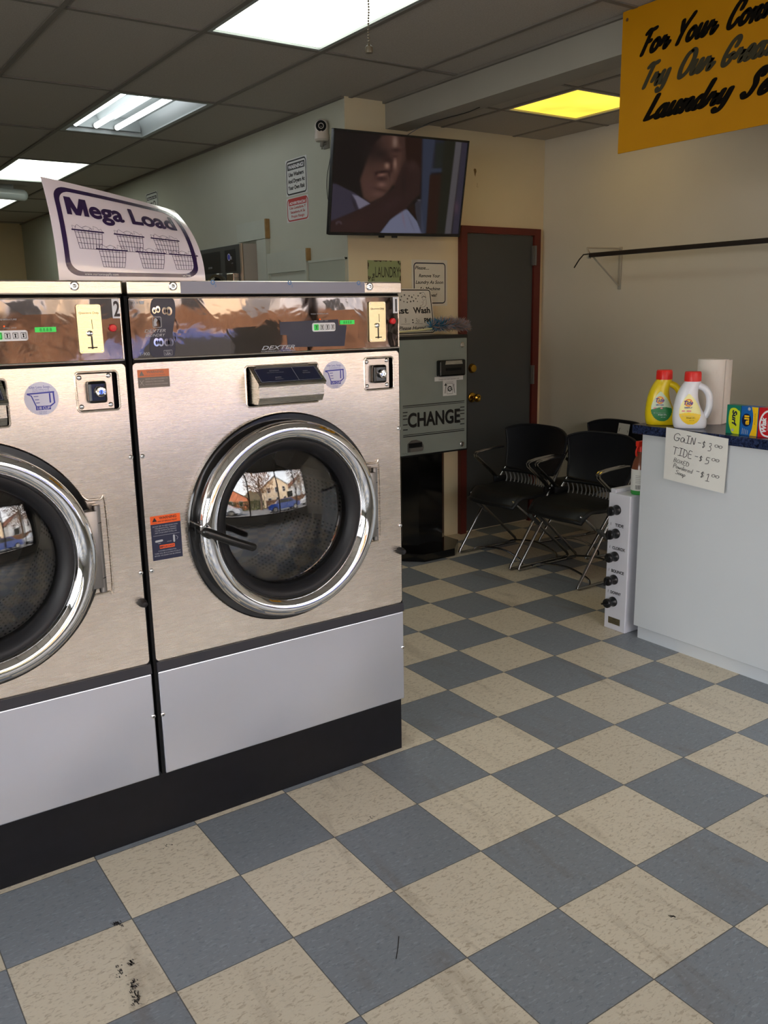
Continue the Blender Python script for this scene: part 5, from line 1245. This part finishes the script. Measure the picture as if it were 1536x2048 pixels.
# paper towels
rt = root('paper_towel_roll', (3.165, .405, 1.003), 'upright white paper towel roll standing behind the bottles', 'paper towels')
mb = MB().m(mat('towel_paper', (226, 218, 208), .85, bump=.5, bscale=150)); mb.lathe([(.020, .280), (.020, .0), (.064, 0), (.065, .004), (.065, .279), (.062, .283), (.021, .283), (.020, .280)], (0, 0, 0), (0, 0, 1), 48)
def sheet(u, v, o_=0.): 
    a = R(-95)+u*R(48); rr = .0665+.012*u**2+o_; return Vector((rr*cos(a), rr*sin(a), .003+.276*v))
mb.grid(lambda u, v: sheet(u, v), 10, 2); mb.grid(lambda u, v: sheet(1-u, v, .001), 10, 2); mb.build('paper', rt)
mb = MB().m(mat('cardboard', (150, 120, 84), .8)); mb.lathe([(.0195, .281), (.0195, .0), (.017, 0), (.017, .281), (.0195, .281)], (0, 0, 0), (0, 0, 1), 32); mb.build('core', rt, 'brown cardboard core')

# soap boxes
def soapbox(loc, w_, h_, d_, cm, label, draw):
    rt = root('soap_box', loc, label, 'soap box', rotz=R(-4))
    mb = MB().m(cm); mb.bbox(0, d_, -w_, 0, 0, h_, .0012, 1); fr = NX((-.0001, 0, 0))
    draw(mb, fr, w_, h_); mb.build('carton', rt); return rt
cT = mat('carton_teal', (24, 122, 98), .35); cB = mat('carton_blue', (26, 98, 172), .35); cR = mat('carton_red', (196, 26, 34), .35)
cY = mat('carton_yellow', (208, 220, 40), .35); cG = mat('carton_gold', (246, 196, 24), .35); cL = mat('carton_logo_ink', (14, 26, 62), .35)
def d1(mb, fr, w_, h_):
    mb.m(cY); P_ = catmull([Vector(p+(0,)) for p in [(.014, .09), (.022, .103), (.04, .106), (.054, .098), (w_-.001, .085), (w_-.001, .001), (.034, .002), (.022, .02), (.012, .05)]], 4, True); mb.poly(fr, [(min(max(p.x, .001), w_-.001), max(p.y, .001)) for p in P_], .0003)
    mb.m(cL); mb.text(fr, 'Surf', .030, .096, .021, rot=-PI/2, bold=.05, shear=.2, width=.062, d=.0008); mb.m('textgrey'); mb.disc(fr, .034, .016, .006, .0006)
def d2(mb, fr, w_, h_):
    mb.m(cG); mb.poly(fr, [(.050, h_-.001), (.058, .085), (.059, .06), (.056, .03), (.046, .001), (w_-.001, .001), (w_-.001, h_-.001)], .0003)
    mb.m(cL); mb.disc(fr, .028, .062, .0215, .0004, ry=.026); mb.m(cG); mb.text(fr, 'all', .040, .044, .022, rot=PI/2, bold=.04, width=.036, d=.0010); mb.m('textgrey'); mb.disc(fr, .038, .107, .0065, .0006)
    for k in range(4): mb.line(fr, [(.012+.008*k, .006), (.013+.008*k, .028-.002*k)], .0022, .0006)
    mb.m(mat('carton_brown_ink', (170, 120, 30), .5)); mb.text(fr, 'POWER', .070, .048, .006, rot=PI/2, width=.045, d=.0006)
def d3(mb, fr, w_, h_):
    mb.m('white'); P_ = [(.004, .075), (.012, .098), (.028, .110), (.05, .113), (w_-.002, .108), (w_-.002, .100), (.045, .102), (.026, .094), (.014, .07), (.010, .045), (.016, .022), (.030, .010), (w_-.002, .006), (w_-.002, .001), (.014, .001), (.006, .02), (.002, .05)]
    mb.line(fr, [(w_-.002, .104), (.04, .105), (.018, .088), (.008, .055), (.016, .022), (.034, .008), (w_-.002, .006)], .007, .0003, sub=4)
    mb.text(fr, 'Wisk', .038, .022, .022, rot=PI/2+.06, bold=.05, shear=.2, width=.058, d=.0008); mb.text(fr, 'POWDER', .046, .03, .004, rot=PI/2, width=.04, d=.0008)
soapbox((2.930, .162, 1.003), .066, .117, .045, cT, 'teal and yellow soap box, leftmost of the three boxes on the counter', d1)
soapbox((2.925, .0935, 1.003), .080, .117, .045, cB, 'blue soap box with a round logo and gold edge, between the teal and red boxes', d2)
soapbox((2.919, .011, 1.003), .080, .117, .045, cR, 'red and white soap box on the counter at the right edge of the photo', d3)

# ================================================================== DISPENSER BOX
wb = mat('white_enamel_box', (214, 214, 222), .35, noise=.03, nscale=12)
rt = root('soap_dispenser_box', (2.895, .67, 0), 'tall narrow white dispenser box with black knobs and soap names', 'vending box')
mb = MB().m(wb); mb.bbox(0, .30, -.066, .062, .0, .668, .004); mb.bbox(.012, .29, .030, .062, .668, .686, .002); mb.build('case', rt)
q = NX((-.0004, .062, 0))
g = MB().m('ink')
for t, z in (('TIDE', .530), ('CLOROX', .418), ('BOUNCE', .305), ('DOWNY', .198)): g.text(q, t, .034 if t != 'TIDE' else .045, z-.018, .0145, bold=.03, width=.016*len(t)*.78, d=.0004); g.line(q, [(.018, z-.016), (.019, z-.004)], .002)
g.build('lettering', rt, 'black soap name lettering')
for k, z in enumerate((.592, .478, .366, .252, .142)):
    g = MB().m('black'); yy = .010
    g.lathe([(.024, 0), (.024, .006), (.019, .012), (.017, .030), (.022, .036), (.0225, .048), (.019, .053), (0, .054)], (0, yy, z), (-1, 0, 0), 28)
    a = (0, 0, .9, .3, 1.35)[k]; g.xf = lambda p, a=a, z=z, yy=yy: Matrix.Rotation(a, 3, 'X') @ p + Vector((0, yy, z)); g.bbox(-.064, -.052, -.0035, .0035, -.021, .021, .002); g.build('knob', rt, 'black turning knob')
g = MB().m(steel('label_plate', (150, 142, 120), .4, warp=0.)); g.rect(q, .026, .030, .098, .062, .0006); g.m('ink'); g.text(q, 'VEND', .062, .052, .006, align='CENTER', d=.0009)
for k in range(3): g.line(q, [(.034, .046-.005*k), (.088, .046-.005*k)], .0008, .0009)
g.build('maker_plate', rt, 'small metal rating plate')
# spray bottle
rt = root('spray_bottle', (2.975, .622, .6685), 'green spray bottle with red trigger on the white dispenser box, half behind the counter', 'spray bottle')
mb = MB().m(mat('spray_green', (46, 150, 60), .25, spec=.6)); mb.lathe([(0, 0), (.036, 0), (.040, .006), (.040, .035)], (0, 0, 0), (0, 0, 1), 32)
mb.m(mat('spray_clear', (120, 70, 50), .2, spec=.6)); mb.lathe([(.040, .035), (.0395, .12), (.032, .155), (.018, .185), (.014, .20), (0, .20)], (0, 0, 0), (0, 0, 1), 32); mb.build('bottle', rt)
mb = MB().m('offwhite'); mb.lathe([(.0405, .02), (.0402, .118)], (0, 0, 0), (0, 0, 1), 32); mb.m('ink'); lf2 = lambda a, b, d=0.: Vector((.0412*cos(PI+.55+a/.04), .0412*sin(PI+.55+a/.04), b))
for k in range(7): mb.line(lf2, [(-.012+.004*k, .028), (-.012+.004*k, .046)], .0018, 0)
for k in range(5): mb.line(lf2, [(-.014, .058+.008*k), (.0, .058+.008*k), (.014, .058+.008*k)], .0012, 0)
mb.build('label', rt, 'white paper label')
mb = MB().m(mat('spray_red', (226, 48, 30), .35)); mb.lathe([(.016, .198), (.016, .222), (.011, .226), (0, .226)], (0, 0, 0), (0, 0, 1), 24); mb.bbox(-.03, .022, -.010, .010, .222, .248, .004); mb.tube([(-.022, 0, .226), (-.034, 0, .20), (-.030, 0, .18)], .005, 8, sub=4); mb.build('trigger', rt, 'red trigger head')

# ================================================================== SHELF RAIL ON THE RIGHT WALL
rt = root('wall_rail', (4.26, 1.0, 1.83), 'dark metal rail on white wire brackets along the right wall', 'rail')
mb = MB().m(mat('dark_rail', (30, 22, 18), .5)); mb.bbox(-.322, -.300, -2.6, .875, -.012, .014, .003); mb.tube([(-.312, .86, .010), (-.312, .925, .008), (-.312, .96, -.02), (-.312, 1.0, -.066)], .004, 8)
mb.build('rail', rt)
for yy in (.90, -.62, -2.2):
    mb = MB().m(mat('bracket_white', (170, 164, 150), .5)); mb.tube([(-.31, yy, .046), (-.02, yy-.004, .05), (-.006, yy-.004, .046)], .005, 8); mb.tube([(-.31, yy, .044), (-.29, yy, .02), (-.01, yy, -.178)], .0055, 8)
    mb.bbox(-.008, -.001, yy-.012, yy+.012, -.20, .06, .002); mb.bbox(-.325, -.297, yy-.026, yy-.012, -.018, .004, .003); mb.tube([(-.311, yy-.019, .0), (-.310, yy, .044)], .004, 8); mb.build('bracket', rt, 'white wire wall bracket')

# ================================================================== DRYER AND WALL BOARDS
dk = mat('dryer_dark_panel', (74, 76, 74), .4, metal=.3); dlab = mat('dryer_label', (30, 30, 32), .35); side = mat('dryer_side_paint', (152, 146, 138), .45)
def dryer(y0_, label):
    rt = root('dryer', (2.515, y0_, 0), label, 'dryer', group='stacked dryers along the left wall')
    mb = MB().m(side); mb.box(.004, .139, .0, .78, .05, 1.995); mb.build('cabinet', rt)
    mb = MB().m(dk); mb.bbox(-.004, .006, .03, .78, .05, 1.995, .002); mb.m(mat('dryer_edge_trim', (176, 160, 140), .35, metal=.5)); mb.bbox(-.006, .010, .0, .030, .05, 1.998, .003); mb.build('front_panel', rt)
    q = frame((-.0042, .78, 0), (0, -1, 0), (0, 0, 1))
    g = MB().m(dlab); g.rect(q, .50, 1.815, .68, 1.965, .0006); g.rect(q, .10, 1.815, .42, 1.965, .0006); g.m('blue'); g.disc(q, .570, 1.915, .024, .0012); g.m('paleblue'); g.disc(q, .570, 1.915, .024, .0013, r0=.85); g.m('textgrey'); g.text(q, 'n', .598, 1.898, .030, bold=.05, d=.0012); g.text(q, 'DRYER', .605, 1.868, .007, d=.0012); g.text(q, 'DEXTER', .20, 1.850, .014, shear=.3, d=.0012); g.build('label_panel', rt)
    g = MB().m('chrome'); g.lathe([(.255, .0), (.262, .015), (.256, .03), (.235, .034), (.225, .02)], (-.004, .40, 1.55), (-1, 0, 0), 64); g.m('blackm'); g.lathe([(.226, .018), (.12, .010), (0, .008)], (-.004, .40, 1.55), (-1, 0, 0), 48); g.build('door', rt)
    g = MB().m('steelbox'); g.bbox(-.05, -.004, .06, .17, 1.70, 1.80, .004); g.build('handle', rt)
    return rt
dryer(3.741, 'dark fronted dryer with round door at the near end, partly behind the Mega Load sign')
bd = mat('board_paint', (178, 184, 172), .6, noise=.05, nscale=5); bd2 = mat('board_paint_grey', (158, 164, 150), .6, noise=.05, nscale=5); edge = mat('raw_wood_edge', (146, 116, 70), .7, noise=.2, nscale=40)
mb = MB().m(bd); mb.box(XC-.03, XC-.001, 3.605, 4.05, 2.022, 2.147); mb.box(XC-.032, XC-.001, 3.60, 3.738, .9, 2.018); mb.m(edge); mb.box(XC-.031, XC-.001, 3.588, 3.605, 2.02, 2.148)
tag(mb.build('wall_board'), 'tall painted board with raw wooden edge beside the dryer', 'board')
mb = MB().m(bd); mb.box(XC-.030, XC-.001, 3.055, 3.598, 1.785, 1.918); mb.box(XC-.012, XC-.001, 3.075, 3.585, .9, 1.784); mb.box(XC-.030, XC-.001, 3.055, 3.075, .9, 1.785); mb.box(XC-.030, XC-.001, 3.583, 3.598, .9, 1.785); mb.m(edge); mb.box(XC-.031, XC-.001, 3.040, 3.055, 1.842, 1.92)
tag(mb.build('wall_board'), 'middle painted wall board with a recessed panel', 'board')
mb = MB().m(bd2); mb.box(XC-.020, XC-.001, 2.605, 3.040, .9, 1.838); mb.m(bd); mb.box(XC-.024, XC-.001, 2.605, 3.040, 1.828, 1.842)
tag(mb.build('wall_board'), 'lower grey green board ending at the television wall corner', 'board')

# ================================================================== OUTSIDE (seen only as reflections in the steel)
GZ = -.15
mb = MB().m(mat('asphalt', (120, 118, 116), .9, noise=.15, nscale=2)); mb.box(-40, 46, -60, YF-2.4, GZ-.2, GZ); structure(mb, 'trim_6')
mb = MB().m(mat('sidewalk', (176, 172, 166), .85, noise=.05, nscale=3)); mb.box(-40, 46, YF-2.4, YF-.12, GZ-.2, GZ+.08); structure(mb, 'trim_7')
mb = MB().m(mat('lawn', (126, 118, 78), .95, noise=.3, nscale=3)); mb.box(-40, 46, -60, -19, GZ-.1, GZ+.06); structure(mb, 'trim_8')
def house(x, y, w_, d_, h_, wall, roofc, label):
    rt = root('house', (x, y, GZ+.06), label, 'house')
    mb = MB().m(mat('siding', wall, .8)); mb.box(-w_/2, w_/2, -d_/2, d_/2, 0, h_)
    mb.prism([(-w_/2, h_), (w_/2, h_), (0, h_+w_*.32)], d_, lambda a, b, dd: Vector((a, d_/2+dd, b))); mb.build('walls', rt)
    mb = MB().m(mat('roof', roofc, .9))
    for s in (-1, 1): mb.prism([(0, h_+w_*.32+.15), (s*(w_/2+.35), h_-.1), (s*(w_/2+.35), h_-.25), (0, h_+w_*.32)], d_+.6, lambda a, b, dd: Vector((a, d_/2+.3+dd, b)))
    mb.build('roof', rt)
    for zx in (1.0, 3.7):
        for k in (-1, 0, 1):
            if zx+1.4 > h_: continue
            mb = MB().m('white'); mb.box(k*w_*.3-.5, k*w_*.3+.5, d_/2, d_/2+.06, zx, zx+1.4); wn = mb.build('window_frame', rt)
            mb = MB().m('bezel'); mb.box(k*w_*.3-.42, k*w_*.3+.42, d_/2+.06, d_/2+.08, zx+.08, zx+.66); mb.box(k*w_*.3-.42, k*w_*.3+.42, d_/2+.06, d_/2+.08, zx+.74, zx+1.32); mb.build('pane', wn)
house(7.5, -26, 8, 8, 5.4, (226, 206, 178), (96, 88, 84), 'cream house across the street reflected in the washers')
house(19, -29, 9, 8, 5.6, (205, 208, 214), (120, 70, 54), 'grey house with brown roof across the street')
house(-5, -27, 8, 8, 3.2, (196, 120, 86), (88, 70, 64), 'low brick coloured house across the street')
def tree(x, y, h_, c_, label, seed):
    rt = root('tree', (x, y, GZ), label, 'tree'); rr = random.Random(seed)
    mb = MB().m(mat('bark', (98, 80, 66), .9)); mb.tube([(0, 0, 0), (.1, 0, h_*.3), (-.05, .1, h_*.55), (.1, 0, h_*.8)], [.28, .08], 10, sub=3)
    for k in range(26):
        z = h_*rr.uniform(.3, .75); a = rr.uniform(0, 2*PI); L_ = h_*rr.uniform(.2, .4); mb.tube([(0, 0, z), (L_*.5*cos(a), L_*.5*sin(a), z+L_*.35), (L_*cos(a), L_*sin(a), z+L_*.8)], [.07, .015], 6, sub=2)
    mb.build('trunk', rt)
    mb = MB().m(mat('foliage', c_, .9))
    for k in range(1500):
        a = rr.uniform(0, 2*PI); r_ = h_*.38*rr.random()**.5; z = h_*rr.uniform(.42, 1.05); e_ = rr.uniform(.1, .26); p = Vector((r_*cos(a), r_*sin(a), z)); d1_ = Vector((rr.gauss(0, 1), rr.gauss(0, 1), rr.gauss(0, 1))).normalized(); d2_ = d1_.orthogonal().normalized()
        mb.add([p, p+d1_*e_, p+(d1_+d2_)*e_*.7, p+d2_*e_], [(0, 1, 2, 3)])
    mb.build('foliage', rt)
tree(2.2, -16.5, 8, (150, 104, 60), 'brown leaved tree across the street', 1); tree(13, -17, 9, (120, 92, 60), 'tall brown tree between the two big houses', 2); tree(-12, -21, 9, (86, 92, 58), 'olive green tree at the far left of the street', 3); tree(25.5, -22, 8, (84, 86, 54), 'olive green tree at the far right of the street', 4)
def car(x, y, rz, c_, label):
    rt = root('car', (x, y, GZ), label, 'car', rotz=rz); pm = mat('car_paint', c_, .2, coat=.6)
    mb = MB().m(pm); ol = [(-2.2, .35), (-2.2, .75), (-2.0, .9), (-1.3, .98), (-.7, 1.4), (.7, 1.42), (1.35, 1.0), (2.1, .86), (2.25, .6), (2.2, .35)]
    mb.prism(ol, 1.7, lambda a, b, d: Vector((a, -.85-d-1.7+1.7, b)) if False else Vector((a, .85+d, b))); mb.build('body', rt)
    mb = MB().m('bezel')
    for s in (-1, 1): mb.prism([(-1.15, 1.0), (-.62, 1.34), (.62, 1.36), (1.15, 1.02)], .02, lambda a, b, d, s=s: Vector((a, s*.86+d, b)))
    mb.build('side_window', rt)
    for xx in (-1.4, 1.4):
        for s in (-1, 1): mb = MB().m('rubber'); mb.cyl((xx, s*.70, .33), (xx, s*.88, .33), .33, seg=28); mb.m('steelbox'); mb.cyl((xx, s*.88, .33), (xx, s*.885, .33), .2, seg=20); mb.build('wheel', rt)
car(4.6, -9.5, .05, (24, 52, 120), 'dark blue parked car outside'); car(10.5, -10, -.05, (196, 200, 204), 'silver parked car outside'); car(-3, -10, .02, (190, 196, 206), 'pale grey parked car outside')
mb = MB().m(mat('added_fence_wood', (110, 78, 54), .85, noise=.2, nscale=2))  # boards added so the mirrored view meets brown, not bright sky
for k in range(90): mb.box(3.5+.2*k, 3.68+.2*k, -18.6, -18.56, GZ, GZ+1.8+.03*sin(k*1.7))
tag(mb.build('fence'), 'brown board fence added across the street to fill reflections', 'fence')
mb = MB().m(mat('added_hedge_leaves', (74, 84, 46), .9)); rr = random.Random(9)  # leaf row added to fill the low part of the reflections
for k in range(5000):
    p = Vector((rr.uniform(-16, 3), rr.uniform(-19.4, -18.2), GZ+rr.random()**.8*2.1)); d1_ = Vector((rr.gauss(0, 1), rr.gauss(0, 1), rr.gauss(0, 1))).normalized(); d2_ = d1_.orthogonal().normalized(); e_ = rr.uniform(.1, .22)
    mb.add([p, p+d1_*e_, p+(d1_+d2_)*e_*.7, p+d2_*e_], [(0, 1, 2, 3)])
tag(mb.build('hedge'), 'dark green hedge added across the street to fill reflections', 'hedge')
mb = MB().m(mat('added_wooded_slope', (96, 84, 62), .95, noise=.4, nscale=.6)); mb.grid(lambda u, v: Vector((-40+90*u, -46-10*v, GZ+9*v+1.2*sin(u*31)*v+.8*sin(u*77)*v)), 60, 8); structure(mb, 'trim_9')  # backdrop added to keep sky out of the steel's reflections
# paper notice on the shop window
mb = MB().m('offwhite'); mb.box(2.75, 3.15, YF-.050, YF-.048, 1.15, 1.45); q = frame((3.15, YF-.0505, 1.15), (-1, 0, 0), (0, 0, 1)); mb.m('ink')
q = frame((3.15, YF-.0505, 1.15), (-1, 0, 0), (0, 0, 1)); mb.m('ink')
q2 = lambda a, b, d=0.: Vector((3.15-a, YF-.0505-d, 1.15+b))
for k, t in enumerate(('LAUNDRY', 'WASH &', 'FOLD')): mb.text(q2, t, .2, .20-.075*k, .045, align='CENTER', bold=.03, d=.0004)
tag(mb.build('window_notice'), 'white paper notice taped to the shop window behind the viewer', 'notice')

# ================================================================== LIGHT
w_ = bpy.data.worlds.new('sky'); bpy.context.scene.world = w_; w_.use_nodes = True; nt = w_.node_tree
bg = nt.nodes['Background']; tc = N(nt, 'ShaderNodeTexCoord'); sp = N(nt, 'ShaderNodeSeparateXYZ'); nt.links.new(tc.outputs['Generated'], sp.inputs[0])
cr = N(nt, 'ShaderNodeValToRGB'); nt.links.new(sp.outputs['Z'], cr.inputs[0]); e = cr.color_ramp.elements
e[0].position = 0.; e[0].color = (1., .96, .91, 1); e[1].position = .6; e[1].color = (.66, .74, .88, 1)
x = cr.color_ramp.elements.new(.15); x.color = (.96, .96, .96, 1)
nt.links.new(cr.outputs[0], bg.inputs[0]); bg.inputs[1].default_value = 8.
def area(name, loc, rot, sx, sy, energy=0, color=(1, 1, 1), portal=False):
    l = bpy.data.lights.new(name, 'AREA'); l.shape = 'RECTANGLE'; l.size = sx; l.size_y = sy; l.energy = energy; l.color = color
    o = bpy.data.objects.new(name, l); COL.objects.link(o); o.location = loc; o.rotation_euler = rot
    if portal: l.cycles.is_portal = True
    return o
for a, b in zip(mull[:-1], mull[1:]): area('window_portal', ((a+b)/2, YF-.03, 1.5), (R(90), 0, 0), b-a-.06, 2.14, portal=True)
for a, b in ((-3.74, -2.43), (-2.37, -.98), (-.92, .44)): area('window_portal', (XL-.03, (a+b)/2, 1.5), (0, R(-90), 0), 2.14, b-a, portal=True)
sl = bpy.data.lights.new('sun', 'SUN'); sl.energy = 20.; sl.angle = R(1); sl.color = (1., .84, .64); so = bpy.data.objects.new('sun', sl); COL.objects.link(so)
so.rotation_euler = Vector((.50, -.66, -.56)).to_track_quat('-Z', 'Y').to_euler()

# ================================================================== CAMERA
cam = bpy.data.cameras.new('camera'); co = bpy.data.objects.new('camera', cam); COL.objects.link(co)
yaw, pit, rl = .972661239, -.223762939, -.0180908238
f = Vector((cos(yaw)*cos(pit), sin(yaw)*cos(pit), sin(pit))); r = f.cross(Vector((0, 0, 1))).normalized(); u = r.cross(f)
r2 = cos(rl)*r+sin(rl)*u; u2 = -sin(rl)*r+cos(rl)*u
co.matrix_world = Matrix.Translation((-.250815692, -2.00065002, 1.50937843)) @ Matrix((r2, u2, -f)).transposed().to_4x4()
cam.sensor_fit = 'VERTICAL'; cam.sensor_height = 36.; cam.lens = 1749.51756*36/2048; cam.clip_start = .02; cam.clip_end = 200
sc_ = bpy.context.scene; sc_.camera = co
sc_.view_settings.view_transform = 'Standard'; sc_.view_settings.look = 'None'; sc_.view_settings.gamma = 1; sc_.view_settings.exposure = .28; sc_.view_settings.use_curve_mapping = False
sc_.cycles.max_bounces = 10; sc_.cycles.diffuse_bounces = 5; sc_.cycles.glossy_bounces = 5; sc_.cycles.transparent_max_bounces = 12; sc_.cycles.sample_clamp_indirect = 6.
sc_.cycles.caustics_reflective = False
